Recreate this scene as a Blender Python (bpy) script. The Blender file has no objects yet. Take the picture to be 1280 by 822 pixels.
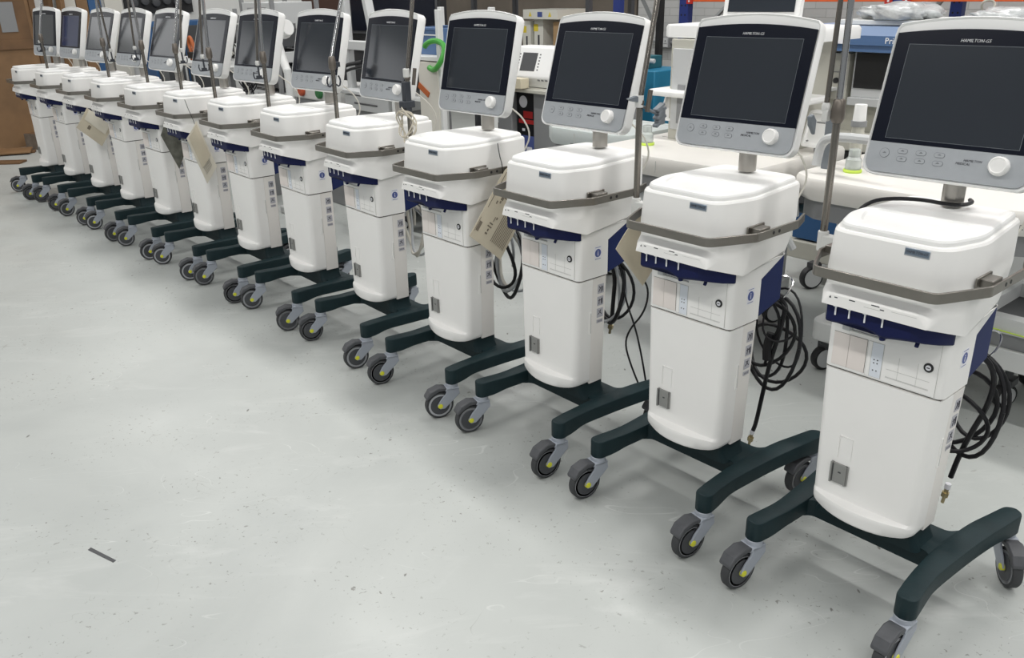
import bpy, bmesh, math, random
from mathutils import Vector, Matrix
random.seed(7)
sc = bpy.context.scene
C = sc.collection
PI = math.pi

# ---------------------------------------------------------------- materials
MATS = {}
def mat(name, col, rough=.5, metal=0., noise=None, bump=None, coat=0., trans=0., alpha=None, emit=None, spec=.5):
    m = bpy.data.materials.new(name); m.use_nodes = True
    nt = m.node_tree; b = nt.nodes['Principled BSDF']
    b.inputs['Base Color'].default_value = (*col, 1)
    b.inputs['Roughness'].default_value = rough
    b.inputs['Metallic'].default_value = metal
    b.inputs['Specular IOR Level'].default_value = spec
    if coat: b.inputs['Coat Weight'].default_value = coat; b.inputs['Coat Roughness'].default_value = .05
    if trans: b.inputs['Transmission Weight'].default_value = trans
    if alpha is not None: b.inputs['Alpha'].default_value = alpha
    if emit: b.inputs['Emission Color'].default_value = (*emit[0], 1); b.inputs['Emission Strength'].default_value = emit[1]
    if noise or bump:
        tc = nt.nodes.new('ShaderNodeTexCoord')
    if noise:                                   # (scale, amount) gentle mottling of the colour
        n = nt.nodes.new('ShaderNodeTexNoise'); n.inputs['Scale'].default_value = noise[0]; n.inputs['Detail'].default_value = 5
        nt.links.new(tc.outputs['Object'], n.inputs['Vector'])
        r = nt.nodes.new('ShaderNodeMapRange'); r.inputs[1].default_value = .3; r.inputs[2].default_value = .7
        r.inputs[3].default_value = 1 - noise[1]; r.inputs[4].default_value = 1 + noise[1]
        nt.links.new(n.outputs['Fac'], r.inputs[0])
        mx = nt.nodes.new('ShaderNodeVectorMath'); mx.operation = 'SCALE'; mx.inputs[0].default_value = col
        nt.links.new(r.outputs[0], mx.inputs['Scale']); nt.links.new(mx.outputs[0], b.inputs['Base Color'])
    if bump:
        n = nt.nodes.new('ShaderNodeTexNoise'); n.inputs['Scale'].default_value = bump[0]; n.inputs['Detail'].default_value = 3
        nt.links.new(tc.outputs['Object'], n.inputs['Vector'])
        bp = nt.nodes.new('ShaderNodeBump'); bp.inputs['Strength'].default_value = bump[1]; bp.inputs['Distance'].default_value = .01
        nt.links.new(n.outputs['Fac'], bp.inputs['Height']); nt.links.new(bp.outputs[0], b.inputs['Normal'])
    MATS[name] = m
    return m
mat('white_plastic', (.86, .852, .83), .38, noise=(6, .015), spec=.4)
mat('warm_plastic', (.78, .755, .72), .42, noise=(5, .02))
mat('lid_plastic', (.85, .85, .835), .4, noise=(4, .012))
mat('compartment_plastic', (.78, .72, .68), .45)
mat('seam', (.13, .12, .11), .7)
mat('faint_line', (.52, .52, .5), .6)
mat('indicator_strip', (.72, .76, .82), .35)
mat('navy_plastic', (.006, .010, .060), .5, spec=.2)
mat('navy_shell', (.014, .024, .095), .55, noise=(5, .06), spec=.2)
mat('base_paint', (.011, .026, .030), .5, noise=(25, .10), bump=(300, .08), spec=.25)
mat('handle_metal', (.25, .235, .212), .32, .9, noise=(30, .05))
mat('stalk_metal', (.42, .40, .37), .35, .9)
mat('pole_metal', (.26, .24, .215), .25, .95)
mat('chrome', (.62, .62, .62), .16, 1.)
mat('collar', (.16, .14, .12), .35, .5)
mat('clamp_white', (.62, .62, .6), .5)
mat('clamp_grey', (.16, .18, .2), .5)
mat('clamp_black', (.03, .035, .045), .5)
mat('bezel', (.006, .008, .016), .25, spec=.18)
mat('screen', (.020, .025, .033), .14, spec=.75)
mat('screen_blue', (.020, .032, .095), .14, spec=.6)
mat('screen_line', (.16, .18, .2), .4)
mat('panel_silver', (.37, .39, .41), .45, 0, noise=(60, .02), spec=.3)
mat('panel_line', (.17, .18, .19), .5)
mat('white_print', (.85, .86, .88), .5)
mat('dark_print', (.05, .05, .06), .6)
mat('badge', (.19, .24, .30), .3, .5)
mat('badge_rim', (.45, .48, .52), .3, .6)
mat('rubber', (.045, .047, .05), .7, noise=(40, .1))
mat('wheel_core', (.06, .063, .07), .5)
mat('wheel_ring', (.42, .43, .45), .5)
mat('fork', (.36, .39, .44), .42)
mat('pedal', (.075, .078, .085), .5, noise=(50, .1))
mat('hub_yellow', (.72, .72, .04), .45)
mat('label_grey', (.42, .42, .46), .5)
mat('label_white', (.80, .80, .84), .5)
mat('label_blue', (.07, .10, .30), .5)
mat('clip_metal', (.33, .33, .32), .4, .6)
mat('cable_white', (.62, .60, .54), .5)
mat('cable_cream', (.60, .55, .45), .5)
mat('cable_black', (.008, .008, .010), .42, spec=.35)
mat('cable_grey', (.42, .44, .46), .4)
mat('brass', (.5, .42, .25), .3, .9)
mat('paper', (.60, .54, .42), .75, noise=(9, .06))
mat('paper_light', (.70, .66, .56), .75, noise=(9, .05))
mat('print_brown', (.20, .17, .13), .8)
mat('pouch_dark', (.12, .12, .10), .22, noise=(22, .35))
mat('ply', (.23, .13, .06), .6, noise=(3, .22))
mat('ply_dark', (.15, .08, .035), .6, noise=(4, .25))
mat('cream_board', (.60, .58, .52), .6, noise=(3, .05))
mat('blue_board', (.03, .10, .24), .5)
mat('brown_block', (.17, .135, .105), .8, noise=(20, .2))
mat('cardboard', (.40, .26, .13), .75, noise=(7, .08))
mat('carton_white', (.70, .69, .62), .6)
mat('yellow', (.75, .60, .06), .5)
mat('rack_orange', (.80, .13, .03), .45)
mat('rack_red', (.55, .03, .02), .45)
mat('rack_blue', (.025, .045, .22), .45)
mat('rack_grey', (.25, .26, .26), .5, .5)
mat('black', (.012, .012, .013), .5)
mat('dark_grey', (.06, .062, .066), .5)
mat('mid_grey', (.24, .245, .25), .5)
mat('light_grey', (.52, .53, .53), .5)
mat('frame_white', (.66, .67, .66), .45)
mat('deck_white', (.80, .775, .73), .35, noise=(4, .02))
mat('deck_green', (.50, .54, .53), .45)
mat('pri_blue', (.075, .145, .29), .4)
mat('pri_blue_light', (.22, .30, .46), .4)
mat('cream_metal', (.50, .49, .43), .5)
mat('teal_rail', (.022, .052, .07), .45)
mat('teal', (.01, .17, .30), .5)
mat('teal_dark', (.02, .12, .15), .5)
mat('green', (.05, .30, .04), .4)
mat('green_dark', (.03, .16, .05), .5)
mat('orange', (.42, .10, .02), .5)
mat('knob_red', (.45, .08, .03), .5)
mat('red', (.5, .02, .02), .5)
mat('lime', (.6, .8, .1), .5)
mat('beige', (.62, .56, .42), .5)
mat('glass_jar', (.75, .80, .78), .15, trans=.5)
mat('plastic_bag', (.60, .62, .62), .2, noise=(14, .3), bump=(22, .9), trans=.25)
mat('purple', (.12, .06, .12), .6)
mat('brown_dark', (.05, .02, .012), .5)

# ---------------------------------------------------------------- mesh builder
class MB:
    def __init__(s): s.bm = bmesh.new(); s.mats = []; s.cur = 0
    def use(s, m):
        if m not in s.mats: s.mats.append(m)
        s.cur = s.mats.index(m); return s
    def _f(s, vs):
        try: f = s.bm.faces.new(vs); f.material_index = s.cur; return f
        except ValueError: return None
    def box(s, c, d, rz=0, rx=0, ry=0):
        M = Matrix.Translation(c) @ Matrix.Rotation(rz, 4, 'Z') @ Matrix.Rotation(ry, 4, 'Y') @ Matrix.Rotation(rx, 4, 'X')
        v = [s.bm.verts.new(M @ Vector((x*d[0]/2, y*d[1]/2, z*d[2]/2))) for x in (-1, 1) for y in (-1, 1) for z in (-1, 1)]
        for q in ((0, 1, 3, 2), (4, 6, 7, 5), (0, 4, 5, 1), (2, 3, 7, 6), (0, 2, 6, 4), (1, 5, 7, 3)): s._f([v[i] for i in q])
        return s
    def span(s, a, b):
        return s.box([(a[i]+b[i])/2 for i in range(3)], [abs(b[i]-a[i]) for i in range(3)])
    def loft(s, rings, cap=(True, True), closed=True):
        R = [[s.bm.verts.new(p) for p in r] for r in rings]
        n = len(R[0])
        for a, b in zip(R, R[1:]):
            for i in range(n if closed else n-1):
                s._f([a[i], a[(i+1) % n], b[(i+1) % n], b[i]])
        if cap[0]: s._f(R[0][::-1])
        if cap[1]: s._f(R[-1])
        return s
    def prism(s, pts, z0, z1, ax='Z'):
        def P(a, b, h):
            return {'Z': (a, b, h), 'X': (h, a, b), 'Y': (a, h, b)}[ax]
        return s.loft([[P(a, b, z0) for a, b in pts], [P(a, b, z1) for a, b in pts]])
    def cyl(s, p0, p1, r0, r1=None, n=16, cap=(True, True)):
        r1 = r0 if r1 is None else r1
        p0, p1 = Vector(p0), Vector(p1); d = (p1-p0).normalized()
        u = d.orthogonal().normalized(); w = d.cross(u)
        def ring(p, r): return [p + (u*math.cos(2*PI*i/n) + w*math.sin(2*PI*i/n))*r for i in range(n)]
        return s.loft([ring(p0, r0), ring(p1, r1)], cap)
    def lathe(s, prof, axis=(0, 0, 1), o=(0, 0, 0), n=24):
        """prof: list of (radius, height) along the axis"""
        d = Vector(axis).normalized(); u = d.orthogonal().normalized(); w = d.cross(u); o = Vector(o)
        rings = [[o + d*h + (u*math.cos(2*PI*i/n) + w*math.sin(2*PI*i/n))*max(r, 1e-5) for i in range(n)] for r, h in prof]
        return s.loft(rings, (True, True))
    def tube(s, pts, r, n=8, smooth=0, cap=(True, True)):
        pts = [Vector(p) for p in pts]
        for _ in range(smooth):
            q = [pts[0]]
            for a, b in zip(pts, pts[1:]): q += [a*.75+b*.25, a*.25+b*.75]
            q.append(pts[-1]); pts = q
        rings = []; u = None
        for i, p in enumerate(pts):
            d = (pts[min(i+1, len(pts)-1)] - pts[max(i-1, 0)]).normalized()
            if u is None: u = d.orthogonal().normalized()
            u = (u - d*u.dot(d)).normalized(); w = d.cross(u)
            rings.append([p + (u*math.cos(2*PI*k/n) + w*math.sin(2*PI*k/n))*r for k in range(n)])
        return s.loft(rings, cap)
    def bar(s, a, b, wdt, hgt):
        a, b = Vector(a), Vector(b); d = b-a
        M = d.to_track_quat('X', 'Z').to_matrix().to_4x4(); M.translation = (a+b)/2
        v = [s.bm.verts.new(M @ Vector((x*d.length/2, y*wdt/2, z*hgt/2))) for x in (-1, 1) for y in (-1, 1) for z in (-1, 1)]
        for q in ((0, 1, 3, 2), (4, 6, 7, 5), (0, 4, 5, 1), (2, 3, 7, 6), (0, 2, 6, 4), (1, 5, 7, 3)): s._f([v[i] for i in q])
        return s
    def strip(s, path, off, z0, z1):
        """upright flat bar following an open plan path; off = thickness"""
        pts = [Vector((x, y, 0)) for x, y in path]; rings = []
        for i, p in enumerate(pts):
            a = pts[max(i-1, 0)]; b = pts[min(i+1, len(pts)-1)]; d = (b-a).normalized(); nrm = Vector((-d.y, d.x, 0))
            q = p + nrm*off
            rings.append([(p.x, p.y, z0), (q.x, q.y, z0), (q.x, q.y, z1), (p.x, p.y, z1)])
        return s.loft(rings)
    def data(s, name, ang=35):
        bmesh.ops.recalc_face_normals(s.bm, faces=s.bm.faces)
        me = bpy.data.meshes.new(name); s.bm.to_mesh(me); s.bm.free()
        for p in me.polygons: p.use_smooth = True
        me.set_sharp_from_angle(angle=math.radians(ang))
        for m in s.mats: me.materials.append(MATS[m])
        return me
    def build(s, name, m=None, parent=None, bevel=0, seg=2, ang=35):
        if m and not s.mats: s.mats = [m]
        o = bpy.data.objects.new(name, s.data(name, ang)); C.objects.link(o)
        if parent: o.parent = parent
        if bevel:
            b = o.modifiers.new('bevel', 'BEVEL'); b.width = bevel; b.segments = seg; b.limit_method = 'ANGLE'; b.angle_limit = math.radians(40)
            b.harden_normals = False
        return o
def rpoly(pts, rad, n=5):
    """polygon with rounded corners -> list of (x, y)"""
    out = []; k = len(pts)
    if not hasattr(rad, '__len__'): rad = [rad]*k
    for i in range(k):
        if rad[i] <= 0: out.append(tuple(pts[i])); continue
        p = Vector(pts[i]); a = (Vector(pts[i-1])-p); b = (Vector(pts[(i+1) % k])-p)
        ang = a.angle(b); t = min(rad[i]/math.tan(ang/2), a.length*.49, b.length*.49)
        A = p + a.normalized()*t; B = p + b.normalized()*t
        for j in range(n+1):
            u = j/n; q = A*(1-u)**2 + p*2*u*(1-u) + B*u*u
            out.append((q.x, q.y))
    return out
def rpath(pts, rad, n=6):
    out = [tuple(pts[0])]
    for i in range(1, len(pts)-1):
        p = Vector(pts[i]); a = Vector(pts[i-1])-p; b = Vector(pts[i+1])-p
        ang = a.angle(b); t = min(rad/math.tan(ang/2), a.length*.49, b.length*.49)
        A = p + a.normalized()*t; B = p + b.normalized()*t
        for j in range(n+1):
            u = j/n; q = A*(1-u)**2 + p*2*u*(1-u) + B*u*u; out.append(tuple(q))
    out.append(tuple(pts[-1])); return out
def rect(x0, x1, y0, y1): return [(x0, y0), (x1, y0), (x1, y1), (x0, y1)]
def text(name, body, size, m, parent=None, loc=(0, 0, 0), rot=(PI/2, 0, 0), shear=0, bold=0, ext=.0004, sx=1, align='CENTER'):
    cu = bpy.data.curves.new(name, 'FONT'); cu.body = body; cu.size = size; cu.align_x = align; cu.align_y = 'CENTER'
    cu.shear = shear; cu.offset = bold; cu.extrude = ext; cu.resolution_u = 2
    t = bpy.data.objects.new('tmp', cu); C.objects.link(t)
    dg = bpy.context.evaluated_depsgraph_get()
    me = bpy.data.meshes.new_from_object(t.evaluated_get(dg)); bpy.data.objects.remove(t)
    for v in me.vertices: v.co.x *= sx
    me.materials.clear(); me.materials.append(MATS[m])
    o = bpy.data.objects.new(name, me); C.objects.link(o); o.parent = parent; o.location = loc; o.rotation_euler = rot
    return o
def tag(o, label=None, cat=None, group=None, kind=None):
    if label: o['label'] = label
    if cat: o['category'] = cat
    if group: o['group'] = group
    if kind: o['kind'] = kind
    return o
def thing(name, loc, rz, label, cat, group=None):
    o = bpy.data.objects.new(name, None); C.objects.link(o); o.location = loc; o.rotation_euler = (0, 0, rz); o.empty_display_size = .1
    return tag(o, label, cat, group)
def dup(o, parent=None):
    c = o.copy(); C.objects.link(c)
    if parent: c.parent = parent
    for ch in list(o.children): dup(ch, c)
    return c
WORLD, LAMP = .25, 37
# ================================================================ the ventilator (local x = its width, y = away from the viewer)
def cplan(hw, yf, yr, r, bow=0, n=8):
    """column plan: bowed front edge, rounded front corners"""
    pts = []
    x0 = hw-r
    for i in range(13):
        x = -x0 + 2*x0*i/12; pts.append((x, yf-bow*(1-(x/hw)**2)))
    for j in range(1, n+1):
        a = -PI/2 + PI/2*j/n; pts.append((x0+r*math.cos(a), yf - bow*(1-(x0/hw)**2)*(1-j/n) + r + r*math.sin(a)))
    pts.append((hw, yr)); pts.append((-hw, yr))
    for j in range(0, n):
        a = PI + PI/2*j/n; pts.append((-x0+r*math.cos(a), yf - bow*(1-(x0/hw)**2)*(j/n) + r + r*math.sin(a)))
    return pts
def hw_at(z): return .1545 - (.652-z)*.026 if z < .652 else .1555

def make_caster():
    o = MB()
    o.use('fork')
    o.cyl((0, 0, .143), (0, 0, .122), .024, .026)
    for s in (-1, 1):                                 # two fork arms swept forward to the hub
        pr = [(-.026, .126), (.022, .126), (.026, .10), (.006, .082), (-.038, .044), (-.058, .044), (-.068, .060), (-.052, .086), (-.032, .106)]
        o.prism(pr, s*.0175, s*.0245, 'X')
    o.prism([(-.034, .118), (.024, .118), (.024, .128), (-.026, .130)], -.0245, .0245, 'X')
    f = o.build('caster', bevel=.002)
    w = MB(); cy, cz, R = -.055, .0575, .0575
    w.use('rubber').lathe([(R-.012, -.0135), (R-.003, -.0135), (R, -.009), (R, .009), (R-.003, .0135), (R-.012, .0135)], (1, 0, 0), (0, cy, cz), 32)
    w.use('wheel_ring').lathe([(R-.012, -.0142), (R-.010, -.0142), (R-.010, .0142), (R-.012, .0142)], (1, 0, 0), (0, cy, cz), 32)
    w.lathe([(.012, -.0142), (R-.011, -.0142), (R-.011, .0142), (.012, .0142)], (1, 0, 0), (0, cy, cz), 32)
    w.use('wheel_core').lathe([(.010, -.0152), (R-.018, -.0152), (R-.018, .0152), (.010, .0152)], (1, 0, 0), (0, cy, cz), 32)
    w.use('wheel_core').lathe([(.004, -.0165), (.016, -.0165), (.016, .0165), (.004, .0165)], (1, 0, 0), (0, cy, cz), 20)
    w.build('wheel', parent=f)
    h = MB(); h.lathe([(.003, -.0275), (.009, -.0265), (.0105, -.0235), (.0105, .0235), (.009, .0265), (.003, .0275)], (1, 0, 0), (0, cy-.001, cz), 18)
    h.build('hub_cap', 'hub_yellow', f)
    p = MB()
    p.prism([(-.026, .130), (-.058, .137), (-.096, .123), (-.112, .098), (-.110, .088), (-.084, .106), (-.058, .119), (-.030, .118)], -.022, .022, 'X')
    p.build('brake_pedal', 'pedal', f, bevel=.004)
    return f

def leg_outline(s):
    path = [(.217, -.215, .027), (.209, -.150, .0272), (.2045, -.085, .028), (.2055, .0, .031), (.211, .10, .0325), (.2215, .20, .0325), (.236, .28, .030), (.246, .336, .0275)]
    L, Rr = [], []
    for i, (x, y, h) in enumerate(path):
        a = path[max(i-1, 0)]; b = path[min(i+1, len(path)-1)]
        d = Vector((b[0]-a[0], b[1]-a[1])).normalized(); nrm = Vector((d.y, -d.x))
        L.append((x-nrm.x*h, y-nrm.y*h)); Rr.append((x+nrm.x*h, y+nrm.y*h))
    return path, L, Rr
def leg_mesh(m, s):
    """curved leg: rings across the leg from front to rear, underside arched"""
    path, L, Rr = leg_outline(s)
    # smooth resample
    def cat(P, t):
        i = min(int(t), len(P)-2); f = t-i
        p0, p1, p2, p3 = P[max(i-1, 0)], P[i], P[i+1], P[min(i+2, len(P)-1)]
        return tuple(.5*((2*b)+(c-a)*f+(2*a-5*b+4*c-d)*f*f+(-a+3*b-3*c+d)*f**3) for a, b, c, d in zip(p0, p1, p2, p3))
    rings = []; N = 40
    def ring(c, d, h, k):
        nrm = Vector((d.y, -d.x)); zt = .204 - .002*k; zb = .142 + .009*k
        e = .006
        q = []
        for u, z in ((-1, zb+.003), (-1+.004/h, zb), (1-.004/h, zb), (1, zb+.003), (1, zt-e), (1-.3*e/h, zt-.3*e), (1-e/h, zt), (-1+e/h, zt), (-1+.3*e/h, zt-.3*e), (-1, zt-e)):
            q.append((s*(c[0]+nrm.x*u*h), c[1]+nrm.y*u*h, z))
        return q
    base = [cat(path, t*(len(path)-1)/N) for t in range(N+1)]
    def dirn(i):
        a = base[max(i-1, 0)]; b = base[min(i+1, N)]; return Vector((b[0]-a[0], b[1]-a[1])).normalized()
    d0 = dirn(0); c0 = base[0]
    for j in range(6, 0, -1):                          # rounded front end
        a = PI/2*j/6.3; h = c0[2]*math.cos(a)**.75; cc = (c0[0]-d0.x*c0[2]*.9*math.sin(a), c0[1]-d0.y*c0[2]*.9*math.sin(a)); rings.append(ring(cc, d0, max(h, .008), 0))
    for i in range(N+1):
        t = i/N; k = max(0, min(1, (t-.06)/.18))*max(0, min(1, (.96-t)/.2)); k = k*k*(3-2*k)
        rings.append(ring(base[i], dirn(i), base[i][2], k))
    d1 = dirn(N); c1 = base[N]
    for j in range(1, 7):
        a = PI/2*j/6.3; h = c1[2]*math.cos(a)**.75; cc = (c1[0]+d1.x*c1[2]*.9*math.sin(a), c1[1]+d1.y*c1[2]*.9*math.sin(a)); rings.append(ring(cc, d1, max(h, .008), 0))
    m.loft(rings)

def make_ventilator():
    root = thing('medical_ventilator', (0, 0, 0), 0, 'x', 'ventilator', 'white wheeled ventilators parked in one long row')
    # ---- trolley base
    b = MB()
    leg_mesh(b, 1); leg_mesh(b, -1)
    cr = rpoly([(-.20, -.045), (-.165, -.004), (.165, -.004), (.20, -.045), (.20, .175), (.165, .125), (-.165, .125), (-.20, .175)], [.0, .03, .03, 0, 0, .03, .03, 0], 5)
    b.prism(cr, .144, .197)
    b.build('trolley_base', 'base_paint', root, ang=28)
    p = MB(); sec = lambda k, z: [(x, y, z) for x, y in rpoly([(-.135*k, -.03), (.135*k, -.03), (.135*k, .085), (-.135*k, .085)], .02, 4)]
    p.loft([sec(1.12, .19), sec(1.02, .215), sec(1, .262)])
    p.build('pedestal', 'base_paint', root)
    cas = make_caster()
    for i, (x, y, a) in enumerate(((-.217, -.218, 0), (.217, -.218, 0), (.246, .336, 0), (-.246, .336, 0))):
        c = cas if i == 0 else dup(cas); c.parent = root; c.location = (x, y, 0); c.rotation_euler = (0, 0, a)
    # ---- lower column: door + rear panel
    d = MB()
    prof = [(.2385, .028, .010), (.236, .031, .006), (.237, .034, .002), (.242, .036, 0), (.268, .0375, 0), (.276, .037, 0), (.280, .035, 0), (.287, .006, 0), (.292, .005, 0), (.34, .005, 0), (.50, .004, 0), (.652, .003, 0)]
    rings = []
    for z, bow, ins in prof:
        hw = hw_at(z); q = [(x*(1-ins*4), y*1.0 + (ins if y < 0 else 0), z) for x, y in cplan(hw-ins, -.0665, .0035, .024, bow)]
        # lift the underside towards the corners
        if z < .245: q = [(x, y, zz + .018*(abs(x)/hw)**3) for x, y, zz in q]
        rings.append(q)
    d.loft(rings)
    d.build('lower_door', 'white_plastic', root, ang=33)
    r = MB(); rings = []
    for z in (.246, .26, .45, .652):
        hw = hw_at(z)-.001; rings.append([(x, y, z) for x, y in rpoly([(-hw, .0045), (hw, .0045), (hw, .070), (hw-.012, .078), (-hw+.012, .078), (-hw, .070)], .003, 2)])
    r.loft(rings); r.build('column_side_panel', 'warm_plastic', root, ang=50)
    s = MB(); s.span((-.150, -.058, .648), (.150, .070, .660)); s.build('seam_gap', 'seam', root)
    # door details
    lf = MB(); fy = -.0725
    lf.use('clip_metal').span((-.088, fy-.004, .330), (-.043, fy+.004, .388))
    lf.span((-.092, fy-.008, .328), (-.087, fy+.002, .390)).span((-.050, fy-.008, .330), (-.046, fy+.002, .388))
    lf.use('dark_grey').span((-.0865, fy-.0045, .332), (-.084, fy-.0040, .386)).span((-.070, fy-.0048, .362), (-.062, fy-.0042, .366))
    lf.build('latch_clip', parent=root)
    rc = MB()
    for a, bb in (((-.080, .470), (-.042, .4715)), ((-.080, .405), (-.0795, .470)), ((-.0425, .405), (-.042, .470))): rc.span((a[0], fy+.0005, a[1]), (bb[0], fy+.006, bb[1]))
    rc.build('raised_outline', 'white_plastic', root, bevel=.0005)
    g = MB(); hx = hw_at(.49)
    g.use('white_plastic').box((hx+.0005, -.004, .488), (.004, .010, .084)); g.use('faint_line').box((hx+.0026, -.001, .488), (.0006, .003, .076))
    g.build('door_grip', parent=root, bevel=.001)
    # ---- upper column section with the front compartments
    u = MB(); rings = []
    for z in (.6575, .70, .795, .84):
        rings.append([(x, y, z) for x, y in cplan(.1555, -.066, .075, .020, .0)])
    u.loft(rings); u.build('upper_column', 'white_plastic', root, ang=50)
    f = -.0663
    fp = MB(); fp.use('faint_line').span((-.136, f-.0006, .660), (.136, f, .812)); fp.use('white_plastic').span((-.1352, f-.0022, .6608), (.1352, f-.0004, .812))
    fp.build('front_panel', parent=root)
    f -= .0022
    cp = MB(); cp.use('seam').span((-.1345, f-.0005, .667), (-.0435, f, .7585)); cp.use('compartment_plastic')
    cp.span((-.1338, f-.002, .6678), (-.0915, f-.0004, .7577)).span((-.0905, f-.002, .6678), (-.0442, f-.0004, .7577))
    cp.build('module_door', parent=root)
    st = MB(); st.use('faint_line').span((-.041, f-.0006, .664), (.0005, f, .7585)); st.use('white_plastic').span((-.0402, f-.0012, .6648), (-.0305, f-.0005, .7577))
    st.use('indicator_strip').span((-.0295, f-.0012, .6648), (-.001, f-.0005, .7577)); st.use('dark_print')
    for xx, zz in ((-.021, .712), (-.012, .712), (-.021, .703), (-.012, .703), (-.021, .683), (-.012, .683)):
        st.box((xx, f-.0014, zz), (.0032, .0006, .0030))
    st.build('indicator_panel', parent=root)
    gr = MB(); gr.use('faint_line')
    for zz in (.6735, .6755, .696): gr.span((.012, f-.0006, zz), (.120, f, zz+.0008))
    gr.span((.041, f-.0006, .673), (.0416, f, .735)).span((.088, f-.0006, .673), (.0886, f, .735))
    gr.build('vent_grille', parent=root)
    gl = MB(); gl.use('faint_line').span((-.105, f-.003, .770), (.0, f+.001, .7735)); gl.build('panel_ledge', parent=root)
    o2 = MB(); o2.use('black').lathe([(.0118, 0), (.0118, .002), (.0112, .0026)], (0, -1, 0), (.113, f, .733), 28)
    o2.use('label_white').cyl((.113, f, .733), (.113, f-.0032, .733), .0068); o2.use('dark_print').box((.113, f-.0036, .733), (.008, .0005, .0024))
    o2.build('oxygen_mark', parent=root)
    nt = MB(); nt.use('dark_print').span((.085, f-.001, .799), (.128, f, .8025)).prism([(.073, .797), (.081, .797), (.077, .804)], f-.001, f, 'Y'); nt.build('warning_print', parent=root)
    # side labels
    sl = MB(); hx = .1556
    sl.use('label_white').span((hx, .007, .720), (hx+.0006, .043, .768)); sl.use('label_blue').cyl((hx, .025, .744), (hx+.001, .025, .744), .0145, n=24)
    sl.use('label_white').span((hx+.001, .0235, .735), (hx+.0014, .0265, .747)).span((hx+.001, .0235, .749), (hx+.0014, .0265, .7525)).use('label_blue').span((hx+.0006, .012, .7225), (hx+.0009, .038, .7240)).span((hx+.0006, .012, .7635), (hx+.0009, .038, .7650))
    sl.build('information_sticker', parent=root)
    for zc, hh, kind in ((.609, .034, 0), (.563, .034, 1), (.518, .034, 2), (.486, .013, 3)):
        q = MB(); hx = hw_at(zc)-.0001; yc = .045
        q.use('label_grey').box((hx+.0003, yc, zc), (.0008, .030, hh))
        q.use('dark_print'); X = hx+.0009
        def fig(pts, r=.0016):
            for a, bb in zip(pts, pts[1:]): q.cyl((X-.0004, yc+a[0], zc+a[1]), (X-.0004, yc+bb[0], zc+bb[1]), r, n=6)
        if kind == 0: fig([(-.010, -.010), (-.003, .002), (-.008, .010)]); fig([(.002, -.012), (.004, .010)]); fig([(.010, -.010), (.009, .008)]); fig([(-.003, .002), (.004, .004)])
        if kind == 1: fig([(-.007, -.012), (-.005, .008)]); fig([(.004, -.012), (.005, .009)]); fig([(-.010, .002), (.009, .004)]); fig([(.009, -.010), (.009, .010)])
        if kind == 2: fig([(-.010, -.006), (.0, .002), (.008, -.006)]); fig([(.0, .002), (.004, .011)]); fig([(-.008, .008), (.0, .006)])
        if kind == 3:
            for yy in (-.009, -.004, .001, .006, .010): fig([(yy, -.003), (yy+.001, .003)], .0009)
        q.build('warning_sticker', parent=root)
    # ---- housing
    def hplan(front, fr, wf, wm, wr, rear, rad=(.055, .055, .16, .025, .025, .16)):
        return rpoly([(-wf, front), (wf, front), (wm, fr), (wr, rear), (-wr, rear), (-wm, fr)], rad, 6)
    def ring(plan, zf): return [(x, y, zf(y)) for x, y in plan]
    lerp = lambda y, y0, z0, y1, z1: z0 + (z1-z0)*max(0, min(1, (y-y0)/(y1-y0)))
    zA = lambda y: lerp(y, .0, .828, .075, .775) if y < .075 else .775
    zlip = lambda y: lerp(y, -.150, .862, -.050, .826) if y < 0 else lerp(y, .03, .826, .2, .845)
    zund = lambda y: .828 if y < 0 else lerp(y, .03, .80, .2, .835)
    R = [ring(hplan(-.060, -.02, .145, .1565, .150, .074, (.01, .01, .05, .004, .004, .05)), lambda y: lerp(y, 0, .835, .07, .775)),
         ring(hplan(-.060, -.02, .145, .1575, .150, .200, (.01, .01, .05, .004, .004, .05)), lambda y: lerp(y, 0, .838, .2, .834)),
         ring(hplan(-.158, -.055, .128, .172, .145, .212, (.004, .004, .03, .02, .02, .03)), lambda y: lerp(y, -.15, .866, -.05, .834)),
         ring(hplan(-.1655, -.055, .130, .174, .146, .215, (.004, .004, .03, .02, .02, .03)), zlip),
         ring(hplan(-.1650, -.050, .136, .1755, .147, .230), lambda y: lerp(y, -.15, .889, .0, .868)),
         ring(hplan(-.1600, -.047, .135, .1765, .147, .235), lambda y: lerp(y, -.15, .896, .0, .880)),
         ring(hplan(-.1500, -.038, .136, .1770, .147, .242), lambda y: lerp(y, -.15, .909, .0, .900)),
         ring(hplan(-.1490, -.03, .138, .178, .147, .255), lambda y: .926),
         ring(hplan(-.1535, -.025, .139, .177, .146, .262), lambda y: .944),
         ring(hplan(-.1445, -.015, .138, .174, .143, .266), lambda y: 1.030),
         ring(hplan(-.1435, -.015, .137, .1735, .142, .266), lambda y: 1.040),
         ring(hplan(-.1395, -.015, .134, .170, .139, .263), lambda y: 1.0455),
         ring(hplan(-.1345, -.015, .130, .165, .135, .259), lambda y: 1.047)]
    h = MB(); h.loft(R); h.build('housing', 'white_plastic', root, ang=26)
    # lid with a shallow tray in front
    ld = MB(); P = lambda i: hplan(-.1325+i, -.015, .128-i*.8, .163-i, .133-i, .256-i)
    tray = rpoly([(-.095, -.098), (.095, -.098), (.130, -.01), (.126, .045), (-.126, .045), (-.130, -.01)], [.06, .06, .15, .02, .02, .15], 6)
    tr2 = [(x*.95, (y+.02)*.93-.02) for x, y in tray]
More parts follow.
